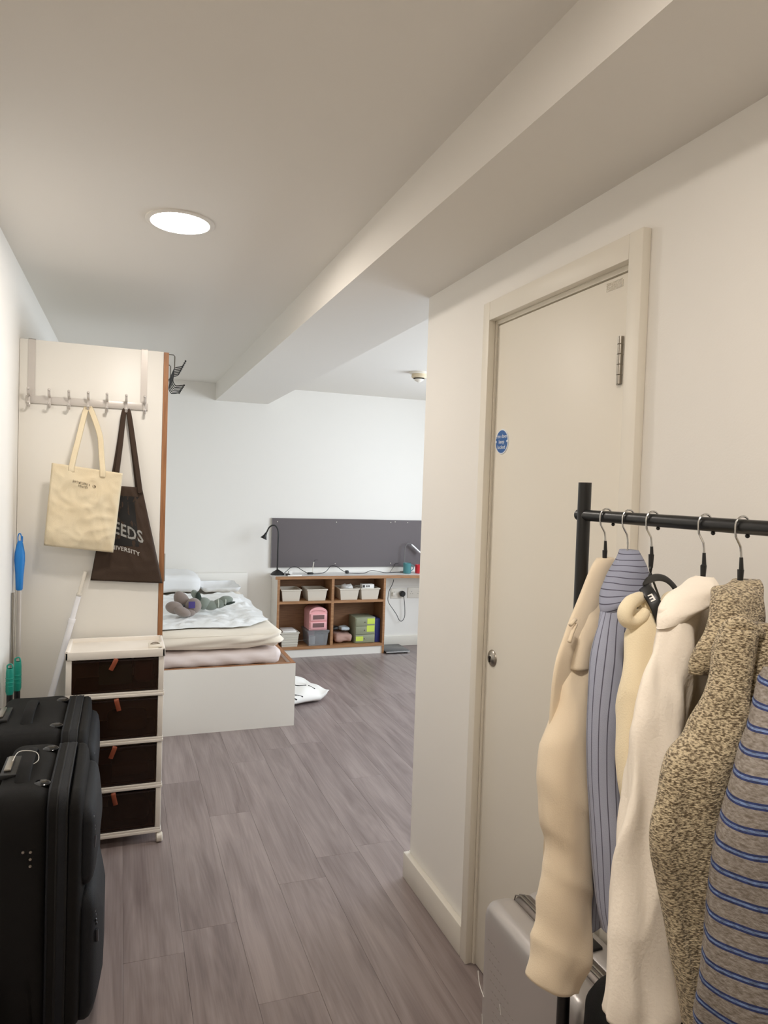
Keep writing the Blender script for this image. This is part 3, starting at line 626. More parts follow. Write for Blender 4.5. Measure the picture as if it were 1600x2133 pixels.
# ------------------------------------------------------------------ black suitcases
def suitcase(name, label, x0, xs, y0, y1, h, seed, bulge):
    t = thing(name, label, 'suitcase', ((x0+xs)/2, (y0+y1)/2, 0)); yc = (y0+y1)/2
    rnd = lambda p, n: n*.006*noise.noise(p*7+V((seed, 0, 0)))
    def taper(p, n):
        k = max(0, .35-p.z)*.10 if p.x < (x0+xs)/2 else 0
        return rnd(p, n)+V((k, 0, 0))
    bm = rbox(NB(), x0, xs-.055, y0, y1, .045, h, .045, 12, taper); link('shell', bm, NYLON, t, 180)
    # zipped gussets
    link('gusset', slab(NB(), [(xs-.066, .010), (xs-.064, .004), (xs-.050, .001), (xs-.041, .003), (xs-.040, .008)], y0, y1, .05, h, .05), NYLON, t, 50)
    link('gusset', slab(NB(), [(xs-.042, .008), (xs-.040, .003), (xs-.028, .001), (xs-.019, .003), (xs-.018, .008)], y0, y1, .05, h, .05), NYLON2, t, 50)
    def ring(xr, off, rad, nm, m):
        a, b, c_, d_ = y0+off, y1-off, .05+off, h-off; r0 = .05; pts = []
        for cy_, cz_, q0 in ((b-r0, d_-r0, 0), (a+r0, d_-r0, PI/2), (a+r0, c_+r0, PI), (b-r0, c_+r0, 3*PI/2)):
            for j in range(7): q_ = q0+PI/2*j/6; pts.append((xr, cy_+r0*math.cos(q_), cz_+r0*math.sin(q_)))
        pts.append(pts[0]); bm = NB(); tube(bm, pts, rad, 7); link(nm, bm, m, t, 180)
    ring(xs-.041, .003, .0032, 'zip', RUBBER); ring(xs-.018, .004, .0032, 'zip', RUBBER); ring(xs-.062, .004, .0032, 'piping', NYLON2)
    # front lid and pockets that swell outwards
    hw = (y1-y0)/2
    def dm(zm, hz, k): return lambda y, z: k*max(0, 1-((y-yc)/(hw*1.02))**2)**.55*max(0, 1-((z-zm)/(hz*1.04))**2)**.5+.004*noise.noise(V((y*9+seed, z*9, 2)))
    link('front_lid', slab(NB(), [(xs-.020, .006), (xs-.016, .003), (xs-.004, .003), (xs+.004, .008), (xs+.008, .02), (xs+.009, .05), (xs+.009, .10), (xs+.009, .15)], y0, y1, .055, h-.004, .05, 8, dm(h*.45, h*.6, bulge*.30)), NYLON, t, 180)
    for zm, hz, kk in ((h*.33, h*.26, .62), (h*.76, h*.165, .42)):
        pk = link('pocket', slab(NB(), [(xs-.004, .002), (xs+.012, .001), (xs+.022, .006), (xs+.027, .018), (xs+.028, .04), (xs+.028, .07), (xs+.028, .10)], y0+.03, y1-.03, zm-hz, zm+hz, .05, 8, dm(zm, hz*1.1, bulge*kk)), NYLON2, t, 180)
        yy = y0+.052; dd = dm(zm, hz*1.1, bulge*kk); sx_ = lambda z: xs+.0245+dd(yy, z)
        bm = NB()
        for k in range(4): zz = zm+hz*.66-k*.012; ball(bm, (sx_(zz), yy+(.004 if k % 2 else 0), zz), .0044, sx=.6, u=8, v=6)
        za = zm+hz*.66-.05; tube(bm, [(sx_(za), yy, za), (sx_(za-.034), yy+.002, za-.034)], .0042, 8); link('zip_pull', bm, mat('dark_chrome', (96, 98, 102), .3, .9), pk)
    # top carry handle, its recess band, corner stud, telescopic handle housing
    xm = (x0+xs-.06)/2
    bm = NB(); tube(bm, [(xm-.002, yc-.12, h-.004), (xm-.002, yc-.095, h+.012), (xm, yc-.05, h+.026), (xm, yc+.05, h+.026), (xm-.002, yc+.095, h+.012), (xm-.002, yc+.12, h-.004)], .018, 10, 4, (V((1, 0, 0)), .006)); link('top_handle', bm, NYLON, t, 180)
    for s in (-1, 1):
        bm = NB(); lathe(bm, [(0, .004), (.016, .004), (.022, 0), (.022, -.004)], (xs-.085, yc+s*(y1-y0)*.30, h), 18); link('corner_stud', bm, mat('glossy_black', (14, 14, 15), .12), t)
    bm = BX(x0+.008, x0+.05, yc-.07, yc+.07, h-.006, h+.008, bev=.004); hs = link('handle_housing', bm, DARKP, t)
    link('pull_grip', BX(x0+.016, x0+.034, yc-.05, yc+.05, h+.008, h+.016, bev=.003), STEEL, hs)
    bm = NB(); zz = .46*h/.7
    for dy, dz_ in ((.045, .0), (.045, -.018), (.045, -.036), (.062, .002)): lathe(bm, [(0, -.004), (.0035, -.003), (.004, 0)], (xs-.055-dy, y0+.001, zz+.10+dz_), 10, 'y')
    link('rivets', bm, STEEL, t)
    for xx in (x0+.03, xs-.05):
        for yy in (y0+.05, y1-.05):
            bm = NB(); lathe(bm, [(0, -.011), (.018, -.011), (.022, -.006), (.022, .006), (.018, .011), (0, .011)], (xx, yy, .0225), 16, 'x'); box(bm, xx-.018, xx+.018, yy-.02, yy+.02, .028, .056, bev=.006); link('wheel', bm, RUBBER, t)
    return t
suitcase('suitcase', 'large black soft suitcase standing nearest, front of the pair by the wall', -.300, -.098, 1.93, 2.36, .700, 1.0, .086)
suitcase('suitcase', 'black soft suitcase standing behind the nearest one, beside the drawer cart', -.392, -.104, 2.42, 2.90, .690, 5.0, .048)
bm = NB(); a = V((-.235, 2.135, .725))
tube(bm, [a+V((-.03, -.02, .004)), a+V((-.02, .035, .010)), a+V((.022, .03, .006)), a+V((.032, -.01, -.004)), a+V((.006, -.03, -.012))], .0011, 6, 5); o = link('luggage_tag_loop', bm, mat('white_string', (220, 216, 208), .7)); tag(o, 'thin white loop left on the handle of the nearest black suitcase', 'tag')
t = thing('carton', 'white carton with a red mark squeezed between wall and nearest black suitcase', 'box', (-.37, 1.9, 0))
link('carton_body', BX(-.428, -.318, 1.80, 2.02, 0, .325, bev=.003), mat('pale_carton', (190, 182, 170), .7), t)
link('red_label', BX(-.3185, -.3172, 1.90, 2.0, .245, .285), mat('red_label', (176, 40, 44), .6), t); link('paper_band', BX(-.3183, -.3175, 1.80, 2.02, .21, .32), PAPER, t)

# ------------------------------------------------------------------ bed
BX1, BY0, BY1 = 1.045, 4.288, 6.265
t = thing('bed', 'white panelled bed frame with oak edges under a bare mattress', 'bed', (.33, 5.2, 0))
x0 = lx(5)+.035
link('footboard', BX(x0, BX1, BY0, BY0+.02, .0, .396), MELA, t); link('footboard_edge', BX(x0, BX1, BY0, BY0+.02, .396, .399), LIP, t)
link('side_rail', BX(BX1-.026, BX1, BY0+.02, BY1-.03, 0, .394), MELA, t); link('rail_edge', BX(BX1-.026, BX1, BY0+.02, BY1-.03, .394, .397), LIP, t)
link('side_rail', BX(x0, x0+.026, BY0+.02, BY1-.03, 0, .394), MELA, t)
link('bed_base', BX(x0+.026, BX1-.026, BY0+.02, BY1-.03, .33, .37), OAK, t)
link('headboard', BX(x0, BX1+.016, BY1-.024, BY1-.002, .0, .728, bev=.001), MELA, t)
MX0, MX1 = x0+.046, .968
def f1(p, n):
    a = .006*math.sin((p.x*1.0+p.z*1.6)*38+2*noise.noise(p*3)) if p.y < 4.45 else 0
    return n*(a*.6+.004*noise.noise(p*8))
t = thing('mattress', 'lower thin mattress in pale pinkish cloth resting in the bed frame', 'mattress', (.3, 5.2, .37))
link('mattress_body', rbox(NB(), MX0, MX1, 4.330, 6.22, .380, .476, .045, 30, f1), MATTP, t, 180)
def f2(p, n):
    k = max(0, (p.x-.55)/.42)
    fr = max(0, 1-abs(p.y-4.335)/.12)
    a = .012*k*fr*math.sin((p.z-.16*(p.x-.3)**2)*150+3*noise.noise(V((p.x*3, 0, p.z*5))))+.006*fr*math.sin(p.z*95+2.6*noise.noise(V((p.x*2.5, 1, 0))))
    tp = .008*noise.noise(V((p.x*3, p.y*2, 4)))+.004*noise.noise(V((p.x*9, p.y*7, 1))) if n.z > .5 else 0
    return n*(a+tp)
t = thing('mattress', 'thick upper mattress in a wrinkled beige fitted sheet', 'mattress', (.3, 5.2, .48))
link('mattress_body', rbox(NB(), MX0, MX1+.004, 4.326, 6.225, .492, .602, .055, 46, f2), MATTB, t, 180)
# crumpled white sheet over the mattress
bm = NB(); nx_, ny_ = 70, 90; g = []
for j in range(ny_+1):
    row = []
    for i in range(nx_+1):
        a, b = i/nx_, j/ny_
        y = 4.375+(5.70-4.375)*b
        e0 = .04*noise.noise(V((a*4, 1, 2)))+.05*noise.noise(V((a*1.7, 5, 1)))
        y += (e0+.03)*(1-b)
        x1_ = .935+.03*noise.noise(V((2, b*6, 7)))-.16*max(0, .16-b)/.16
        x = MX0+.03+(x1_-MX0-.03)*a
        p = V((x, y, 0))
        z = .614+.024*abs(noise.noise(p*3.2))+.022*(.5-abs(noise.noise(p*6+V((3, 1, 0)))))+.020*abs(noise.noise(p*12))+.012*abs(noise.noise(p*26))
        z -= .012*math.exp(-((y-5.0)/.28)**2)
        z += .05*math.exp(-((y-5.55)/.4)**2)*(.4+.6*noise.noise(V((x*2, y*2, 9)))**2)*.5
        z += (.03*math.exp(-((x-.86)/.05)**2)*(b > .55)*abs(noise.noise(p*12)))
        ed = min(1, min(a, 1-a, b, 1-b)*14+.02)
        z = .613+(z-.613)*(.12+.88*ed)
        row.append(bm.verts.new((x, y, z)))
    g.append(row)
for j in range(ny_):
    for i in range(nx_): bm.faces.new((g[j][i], g[j][i+1], g[j+1][i+1], g[j+1][i]))
o = link('bed_sheet', bm, SHEETW, None, 180); tag(o, 'crumpled thin white sheet spread over the bed', 'sheet')
def pil(p, n): return n*(.014*noise.noise(p*6)+.014*(.4-abs(noise.noise(p*9)))+.006*noise.noise(p*22))+V((0, 0, .055*(max(0, 1-((p.x-.28)/.52)**2))))*(1 if n.z > 0 else 0)
for (xa, xb, lb, zz) in ((-.30, .60, 'plump white pillow at the bed head half hidden by the wardrobe', .715), (.622, .93, 'flat white pillow at the bed head nearest the desk', .668)):
    bm = rbox(NB(), xa, xb, 5.76, 6.205, .628, zz, .045, 26, pil if xa < 0 else (lambda p, n: n*(.010*noise.noise(p*7)+.014*(.4-abs(noise.noise(p*10)))+.005*noise.noise(p*24)))); o = link('pillow', bm, PILLOWM, None, 180); tag(o, lb, 'pillow')
# plush toys
def plush(u, v, y, r, sx=1, sy=1, sz=1, rz=0, ry=0): return px(u, v, y=y), r, sx, sy, sz, Matrix.Rotation(rz, 3, 'Z') @ Matrix.Rotation(ry, 3, 'Y')
zb_ = .643
def blob(bm, c, r, sx, sy, sz, rot): ball(bm, c, r, sx, sy, sz, rot, 20, 14)
t = thing('plush_toy', 'taupe plush toy with big floppy ears and a purple label', 'soft toy', px(385, 1272, z=zb_))
Yp = px(385, 1280, z=zb_).y
bm = NB(); blob(bm, *plush(403, 1262, Yp+.02, .052, 1.0, 1.0, 1.0)); blob(bm, *plush(392, 1276, Yp-.01, .040, 1.2, .9, .7)); link('head', bm, TAUPE, t, 180)
bm = NB(); blob(bm, *plush(379, 1251, Yp+.05, .060, .75, .5, 1.15, 0, -.6)); blob(bm, *plush(391, 1255, Yp+.05, .034, 1.2, .6, .8, 0, .3)); link('ear', bm, TAUPE, t, 180)
bm = NB(); blob(bm, *plush(364, 1266, Yp-.02, .052, 1.15, .7, .78, 0, .25)); blob(bm, *plush(379, 1274, Yp-.04, .050, 1.2, .8, .62, 0, .4)); link('ear', bm, TAUPE, t, 180)
bm = NB(); c_ = px(400, 1260, y=Yp-.034); rbox(bm, c_.x-.022, c_.x+.020, c_.y-.004, c_.y+.002, c_.z-.022, c_.z+.022, .002, 2); link('label', bm, PURPLE, t)
bm = NB(); blob(bm, *plush(379, 1262, Yp-.02, .013, 1.5, .8, .9)); link('nose', bm, DARKP, t, 180)
t = thing('plush_toy', 'grey-green plush toy with pale stripes lying behind the taupe one', 'soft toy', px(440, 1270, z=zb_))
Yg = px(440, 1268, z=zb_).y
bm = NB(); blob(bm, *plush(424, 1257, Yg, .045, 1.1, .9, .95)); blob(bm, *plush(439, 1261, Yg, .042, 1.3, .9, .8)); blob(bm, *plush(457, 1257, Yg, .039, 1.3, .9, .85, 0, -.2)); link('body', bm, SAGE, t, 180)
bm = NB(); blob(bm, *plush(471, 1249, Yg, .034, 1.4, .9, .8)); blob(bm, *plush(462, 1254, Yg+.01, .036, 1.2, .9, .8)); link('tail', bm, SAGE, t, 180)
bm = NB(); blob(bm, *plush(478, 1257, Yg-.02, .028, 1.5, .6, .3, 0, -.25)); link('foot', bm, DKGREEN, t, 180)
bm = NB(); blob(bm, *plush(406, 1238, Yg+.02, .032, .75, .6, 1.05, 0, -.5)); link('ear', bm, SAGE, t, 180)
bm = NB(); blob(bm, *plush(414, 1252, Yg+.00, .058, .38, .5, 1.1, 0, -.1)); link('ear_back', bm, DKGREEN, t, 180)
for u, v in ((453, 1257), (468, 1253)):
    c_ = px(u, v, y=Yg); bm = NB(); tube(bm, [c_+V((.003+.0*math.cos(a), .034*math.cos(a), .030*math.sin(a))) for a in (2*PI*k/18 for k in range(19))], .004, 6); link('stripe', bm, mat('pale_plush', (196, 200, 190), .95), t, 180)
# white bag on the floor beside the bed
bm = NB(); nn = 26; TLb, TRb, BRb, BLb = V((1.06, 5.30, 0)), V((1.34, 5.22, 0)), V((1.40, 4.72, 0)), V((1.06, 4.60, 0)); g = {}
def fb(u, v, s, lift=0):
    p = (TLb*(1-u)+TRb*u)*(1-v)+(BLb*(1-u)+BRb*u)*v
    e = max(0, 16*u*(1-u)*v*(1-v))**.55
    cr = .045*max(0, u-.8)*5*max(0, v-.6)*2.5
    top = .035+.075*e*(1-.45*u)+.016*noise.noise(V((u*4, v*4, 2)))*min(1, e*2)+cr+.02*math.sin(v*7+u*3)*e
    return p+V((0, 0, top+lift)) if s else p+V((.0, .0, max(.002, top-.012-.10*e)))
for s in (1, 0):
    for i in range(nn+1):
        for j in range(nn+1): g[s, i, j] = bm.verts.new(fb(i/nn, j/nn, s)) if (s or not (i in (0, nn) or j in (0, nn))) else g[1, i, j]
    for i in range(nn):
        for j in range(nn):
            f = [g[s, i, j], g[s, i+1, j], g[s, i+1, j+1], g[s, i, j+1]]; bm.faces.new(f if s else f[::-1])
bmesh.ops.recalc_face_normals(bm, faces=bm.faces)
t = thing('fabric_bag', 'crumpled white bag with black line print on the floor beside the bed', 'bag', (1.2, 4.95, 0))
link('bag_body', bm, PAPER, t, 180)
bm = NB()
for pts in (((.0, .42), (.25, .45), (.45, .62), (.62, .72)), ((.66, .74), (.74, .86)), ((.0, .80), (.22, .88), (.4, .97)), ((.0, .84), (.14, .92), (.26, .985))):
    tube(bm, [fb(u, v, 1, .001) for u, v in [(pts[0][0]+(pts[-1][0]-pts[0][0])*0, pts[0][1])]+list(pts[1:])], .004, 6, 4)
link('line_print', bm, BLACKPRINT, t, 180)

# ------------------------------------------------------------------ desk, shelf unit and notice board
DT = .722
t = thing('desk', 'long white desk top with oak edge along the back wall', 'desk', (2.3, 6.1, 0))
edge = [(1.262, 6.0), (2.27, 5.992), (2.42, 5.992), (2.56, 5.975), (2.72, 5.945), (2.95, 5.90), (3.3, 5.85), (3.68, 5.84)]
bm = NB(); prism(bm, [(x, y+.003) for x, y in edge]+[(3.68, 6.268), (1.262, 6.268)], DT-.026, DT); link('desk_top', bm, mat('white_laminate', (232, 230, 228), .35), t)
bm = NB(); prism(bm, edge+[(x, y+.003) for x, y in edge[::-1]], DT-.027, DT+.0005); link('edge_band', bm, OAK, t)
link('support_panel', BX(3.3, 3.325, 5.95, 6.25, 0, DT-.026), MELA, t)
t = thing('shelf_unit', 'open oak-fronted cubby unit of four compartments under the desk', 'shelf', (1.78, 6.13, 0))
SX0, SX1, SY0, SY1 = 1.282, 2.290, 6.003, 6.264
for xa, xb, mm in ((SX0, SX0+.020, MELA), (SX1-.020, SX1, MELA)):
    p = link('side_panel', BX(xa, xb, SY0+.003, SY1, 0, DT-.027), mm, t); link('edge', BX(xa, xb, SY0, SY0+.003, 0, DT-.027), OAK, p)
link('divider', BX(1.773, 1.797, SY0, SY1-.006, .096, DT-.027), OAK, t)
for xa, xb in ((SX0+.02, 1.773), (1.797, SX1-.02)): link('shelf', BX(xa, xb, SY0+.001, SY1-.006, .477, .498), OAK, t)
link('bottom_shelf', BX(SX0+.02, SX1-.02, SY0, SY1-.006, .072, .096), OAK, t); link('back_panel', BX(SX0+.02, SX1-.02, SY1-.006, SY1, .072, DT-.027), OAKIN, t)
link('inner_lining', BX(SX0+.02, SX0+.023, SY0+.003, SY1-.006, .096, DT-.027), OAKIN, t); link('inner_lining', BX(SX1-.023, SX1-.02, SY0+.003, SY1-.006, .096, DT-.027), OAKIN, t)
link('plinth', BX(SX0+.02, SX1-.02, SY0+.012, SY0+.028, 0, .072), MELA, t)
def binbox(bm, x0, x1, y0, y1, z0, z1, tp=.012, rim=.006, th=.003):
    r = [[(x0+tp, y0+tp), (x1-tp, y0+tp), (x1-tp, y1-tp), (x0+tp, y1-tp)], [(x0, y0), (x1, y0), (x1, y1), (x0, y1)], [(x0-rim, y0-rim), (x1+rim, y0-rim), (x1+rim, y1+rim), (x0-rim, y1+rim)],
         [(x0-rim, y0-rim), (x1+rim, y0-rim), (x1+rim, y1+rim), (x0-rim, y1+rim)], [(x0+th, y0+th), (x1-th, y0+th), (x1-th, y1-th), (x0+th, y1-th)], [(x0+tp+th, y0+tp+th), (x1-tp-th, y0+tp+th), (x1-tp-th, y1-tp-th), (x0+tp+th, y1-tp-th)]]
    zs = [z0, z1-.010, z1-.010, z1, z1, z0+th]
    R_ = [[bm.verts.new((x, y, z)) for x, y in q] for q, z in zip(r, zs)]
    for a, b in zip(R_, R_[1:]):
        for j in range(4): bm.faces.new((a[j], a[(j+1) % 4], b[(j+1) % 4], b[j]))
    bm.faces.new(R_[0][::-1]); bm.faces.new(R_[-1]); bmesh.ops.recalc_face_normals(bm, faces=bm.faces); return bm
BL_ = ('ivory storage bin in the upper cubby, end of the row nearest the bed', 'ivory storage bin in the upper cubby against the middle divider, bed side', 'ivory storage bin with a crumpled white packet, just past the middle divider', 'ivory storage bin holding white papers at the row end under the desk')
for i, (xa, xb) in enumerate(((1.325, 1.497), (1.556, 1.735), (1.858, 2.036), (2.058, 2.234))):
    t = thing('storage_bin', BL_[i], 'storage bin', ((xa+xb)/2, 6.13, .498), 'ivory bins in the upper cubbies')
    link('bin_body', binbox(NB(), xa, xb, 6.02, 6.235, .4985, .602), BIN, t)
bm = NB(); ball(bm, (1.955, 6.12, .600), .05, 1.1, 1.0, .55, None, 18, 12)
for v_ in bm.verts: v_.co += V((0, 0, .02*noise.noise(v_.co*40)))+V((.012, 0, 0))*noise.noise(v_.co*30)
o = link('plastic_packet', bm, PAPER, None, 60); tag(o, 'crumpled white packet poking out of an ivory bin', 'packet')
t = thing('paper_stack', 'white box of papers with black squares sticking up from a bin', 'papers', (2.13, 6.1, .58))
link('paper_box', BX(2.074, 2.19, 6.045, 6.11, .515, .634, bev=.002), PAPER, t)
bm = NB(); box(bm, 2.078, 2.10, 6.0440, 6.0452, .606, .628)
for k in range(3): box(bm, 2.113+k*.012, 2.121+k*.012, 6.0440, 6.0452, .608, .626)
link('print_marks', bm, mat('dark_print', (60, 56, 54), .6), t)
t = thing('storage_basket', 'ivory ribbed basket of papers on the bottom shelf beside the bed', 'basket', (1.41, 6.12, .096))
link('basket_body', binbox(NB(), 1.328, 1.486, 6.01, 6.22, .0965, .225, .010), BINL, t)
bm = NB()
for k in range(4): box(bm, 1.334+k*.0002, 1.480, 6.010+.004-k*.0012, 6.022, .118+k*.022, .123+k*.022)
link('ribs', bm, BINL, t)
o = link('paper_sheets', BX(1.345, 1.47, 6.03, 6.20, .14, .236, bev=.004), PAPER); tag(o, 'stack of white paper sheets standing in the ivory ribbed basket', 'papers')
# pink mini drawer on a clear box
t = thing('clear_box', 'clear plastic box with small items under the pink drawer tower', 'storage box', (1.665, 6.12, .096))
link('box_body', binbox(NB(), 1.572, 1.756, 6.01, 6.235, .0965, .222, .010), CLEAR, t); link('lid', BX(1.562, 1.765, 6.0, 6.245, .223, .233, bev=.003), CLEAR, t)
bm = NB(); lathe(bm, [(0, 0), (.026, 0), (.03, .07), (0, .07)], (1.625, 6.08, .102), 18); o = link('cream_jar', bm, PAPER); tag(o, 'white jar inside the clear box', 'jar')
o = link('pink_pouch', BX(1.605, 1.665, 6.14, 6.20, .102, .20, bev=.01), mat('magenta_cloth', (206, 70, 120), .7)); tag(o, 'magenta pouch inside the clear box', 'pouch')
o = link('grey_pouch', BX(1.68, 1.735, 6.06, 6.18, .102, .185, bev=.012), mat('slate_cloth', (96, 112, 120), .8)); tag(o, 'slate grey pouch inside the clear box', 'pouch')
t = thing('pink_drawer_tower', 'pink plastic two-drawer tower with arched top on the clear box', 'drawer unit', (1.66, 6.1, .233))
x0, x1, z0 = 1.582, 1.746, .234; xm = (x0+x1)/2
bm = NB(); arch = [(x0, z0), (x1, z0), (x1, .392)]+[(xm+(x1-xm)*math.cos(a), .392+.046*math.sin(a)) for a in (PI*k/14 for k in range(1, 14))]+[(x0, .392)]
fr, bk = [bm.verts.new((a, 6.03, b)) for a, b in arch], [bm.verts.new((a, 6.22, b)) for a, b in arch]
bm.faces.new(fr); bm.faces.new(bk[::-1])
for i in range(len(arch)): bm.faces.new((fr[i], bk[i], bk[(i+1) % len(arch)], fr[(i+1) % len(arch)]))
bmesh.ops.recalc_face_normals(bm, faces=bm.faces); link('casing', bm, PINK, t)
for za, zb in ((.246, .308), (.318, .380)):
    d = link('drawer', BX(x0+.008, x1-.008, 6.018, 6.031, za, zb, bev=.003), PINK, t); link('window_pane', BX(x0+.030, x1-.030, 6.0165, 6.0185, za+.014, zb-.010), mat('dusky_pane', (122, 92, 92), .3), d)
bm = NB(); tube(bm, [(x0+.02, 6.026, .398), (xm-.03, 6.018, .415), (xm+.03, 6.018, .415), (x1-.02, 6.026, .398)], .003, 7, 3); link('top_handle', bm, PINK, t)
# clothes bundle, sage drawers, navy folder
t = thing('shopping_bag', 'dusty pink paper bag filled with dark and pale cloth in lower cubby', 'bag', (1.91, 6.11, .096))
bm = rbox(NB(), 1.83, 1.99, 6.035, 6.215, .110, .185, .03, 12, lambda p, n: n*(.010*noise.noise(p*14)+.006*noise.noise(p*33))); link('bag_body', bm, mat('dusty_rose_paper', (176, 142, 130), .8), t, 180)
o = None
bm = rbox(NB(), 1.815, 1.885, 6.10, 6.20, .208, .240, .015, 6, lambda p, n: n*.008*noise.noise(p*25)); o = link('black_cloth', bm, DARKP, None, 180); tag(o, 'black bundle on top of the dusty pink bag', 'clothing')
bm = rbox(NB(), 1.895, 1.98, 6.08, 6.19, .206, .238, .015, 6, lambda p, n: n*.008*noise.noise(p*25)); o = link('pale_cloth', bm, mat('pale_blue_cloth', (190, 200, 206), .9), None, 180); tag(o, 'pale blue bundle on top of the dusty pink bag', 'clothing')
t = thing('three_drawer_box', 'sage green three-drawer box with yellow-green notes on it', 'drawer unit', (2.11, 6.12, .096))
link('casing', BX(2.014, 2.208, 6.035, 6.235, .0965, .332, bev=.003), SAGEP, t)
for k in range(3):
    za = .103+.076*k; d = link('drawer', BX(2.020, 2.202, 6.027, 6.036, za, za+.071, bev=.002), SAGEP, t)
    bm = NB(); ball(bm, (2.108, 6.024, za+.036), .006, u=12, v=8); link('knob', bm, STEEL, d)
for n_, (xa, xb, za, zb) in zip(('sage drawer top note', 'middle', 'bottom'), ((2.128, 2.200, .272, .322), (2.125, 2.198, .200, .258), (2.022, 2.092, .118, .160))):
    o = link('sticky_note', BX(xa, xb, 6.0255, 6.0265, za, zb), NOTE); tag(o, {'sage drawer top note': 'yellow-green sticky note on the uppermost sage drawer', 'middle': 'yellow-green sticky note on the second sage drawer', 'bottom': 'yellow-green sticky note on the lowest sage drawer'}[n_], 'note', 'sticky notes on the sage drawers')
o = link('folder', BX(2.214, 2.262, 6.05, 6.24, .0965, .315, bev=.002), NAVYP); tag(o, 'navy blue folder standing beside the sage green drawers', 'folder')
# bathroom scale on the floor
t = thing('bathroom_scale', 'flat dark slab with a silver front edge on the floor past the cubbies', 'scale', (2.42, 6.08, 0))
link('platform', BX(2.296, 2.53, 5.955, 6.235, .012, .026, bev=.004), SCALEB, t); link('front_edge', BX(2.296, 2.53, 5.950, 5.955, .012, .024), CHROME, t)
bm = NB()
for a in ((2.32, 5.98), (2.5, 5.98), (2.32, 6.2), (2.5, 6.2)): box(bm, a[0]-.012, a[0]+.012, a[1]-.012, a[1]+.012, 0, .012)
link('feet', bm, RUBBER, t)
# notice board
t = thing('notice_board', 'long charcoal felt notice board on the back wall above the desk', 'notice board', (2.2, 6.26, 1))
link('felt_panel', BX(1.272, 3.05, 6.252, 6.268, .772, 1.219, bev=.001), FELT, t); link('edge_trim', BX(1.268, 1.272, 6.250, 6.269, .771, 1.220), mat('grey_trim', (128, 124, 124), .5), t)
for u, v in ((578, 1086.5), (701, 1087.5), (814, 1088), (823, 1087), (849, 1088.5), (698, 1174), (813.5, 1173)):
    p = px(u, v, y=6.25); bm = NB(); lathe(bm, [(0, -.008), (.004, -.008), (.0048, -.005), (.003, .002)], (p.x, 6.252, p.z), 10, 'y'); link('drawing_pin', bm, PWHITE, t)
# black gooseneck lamp
t = thing('desk_lamp', 'black gooseneck desk lamp at the desk end nearest the bed', 'lamp', (1.337, 6.13, DT))
lxx = 1.302; ly = 6.13
bm = NB(); lathe(bm, [(0, 0), (.062, 0), (.062, .008), (.045, .024), (.018, .040), (.008, .046), (0, .046)], (lxx+.003, ly, DT), 32); link('base', bm, BLACK_METAL, t)
bm = NB(); tube(bm, [(lxx, ly, DT+.04), (lxx, ly, .95), (lxx+.001, ly, 1.08), (lxx-.006, ly, 1.125), (lxx-.026, ly, 1.155), (lxx-.055, ly, 1.160), (lxx-.083, ly, 1.140), (lxx-.100, ly, 1.105), (lxx-.110, ly, 1.085)], .0065, 10, 5); link('neck', bm, BLACK_METAL, t)
dh = V((-.42, 0, -.9)).normalized(); hp = V((lxx-.106, ly, 1.094)); bm = NB()
lathe(bm, [(.009, 0), (.012, .02), (.018, .035), (.031, .058), (.028, .056), (.015, .034)], (0, 0, 0), 24)
rq = V((0, 0, 1)).rotation_difference(dh).to_matrix().to_4x4(); bmesh.ops.transform(bm, matrix=Matrix.Translation(hp) @ rq, verts=bm.verts); link('shade', bm, BLACK_METAL, t)
bm = NB(); lathe(bm, [(0, .054), (.026, .054), (.026, .050), (0, .050)], (0, 0, 0), 20); bmesh.ops.transform(bm, matrix=Matrix.Translation(hp) @ rq, verts=bm.verts); link('bulb_lens', bm, PAPER, t)
# second lamp, mugs
a0 = px(843, 1190, y=6.2); t = thing('desk_lamp', 'slim silver desk lamp behind the teal mug', 'lamp', (a0.x, 6.2, DT))
bm = NB(); lathe(bm, [(0, 0), (.045, 0), (.045, .010), (.01, .014), (0, .014)], (a0.x, 6.2, DT), 28); link('base', bm, STEEL, t)
A1, A2, A3 = px(843, 1150, y=6.2), px(846, 1136, y=6.2), px(852, 1132, y=6.2)
bm = NB(); tube(bm, [(a0.x, 6.2, DT+.012), A1, A2, A3, px(858, 1134, y=6.2)], .004, 9, 4); link('arm', bm, CABLEG, t)
bm = NB(); tube(bm, [px(857, 1134, y=6.2), px(862, 1139, y=6.2), px(876, 1152, y=6.2)], [.008, .013, .013], 12); link('lamp_head', bm, mat('bright_silver', (214, 214, 216), .25, .7), t)
def mug(x, y, r, h, m, label, hs):
    t = thing('mug', label, 'mug', (x, y, DT))
    bm = NB(); lathe(bm, [(0, .001), (r*.9, .001), (r, .006), (r, h), (r-.003, h+.001), (r-.005, h-.002), (r-.005, .008), (0, .008)], (x, y, DT), 28); link('cup', bm, m, t)
    bm = NB(); tube(bm, [(x+hs*r*.96, y, DT+h*.8), (x+hs*(r+.022), y, DT+h*.75), (x+hs*(r+.024), y, DT+h*.4), (x+hs*r*.96, y, DT+h*.25)], .0045, 8, 4); link('handle', bm, m, t)
p = px(848, 1190, y=6.12); mug(p.x, 6.12, .038, .098, MUGT, 'tall teal mug on the desk in front of the silver lamp', 1)
p = px(872, 1188, y=6.12); mug(p.x, 6.12, .034, .080, MUGR, 'red mug on the desk half hidden by the cupboard wall', 1)
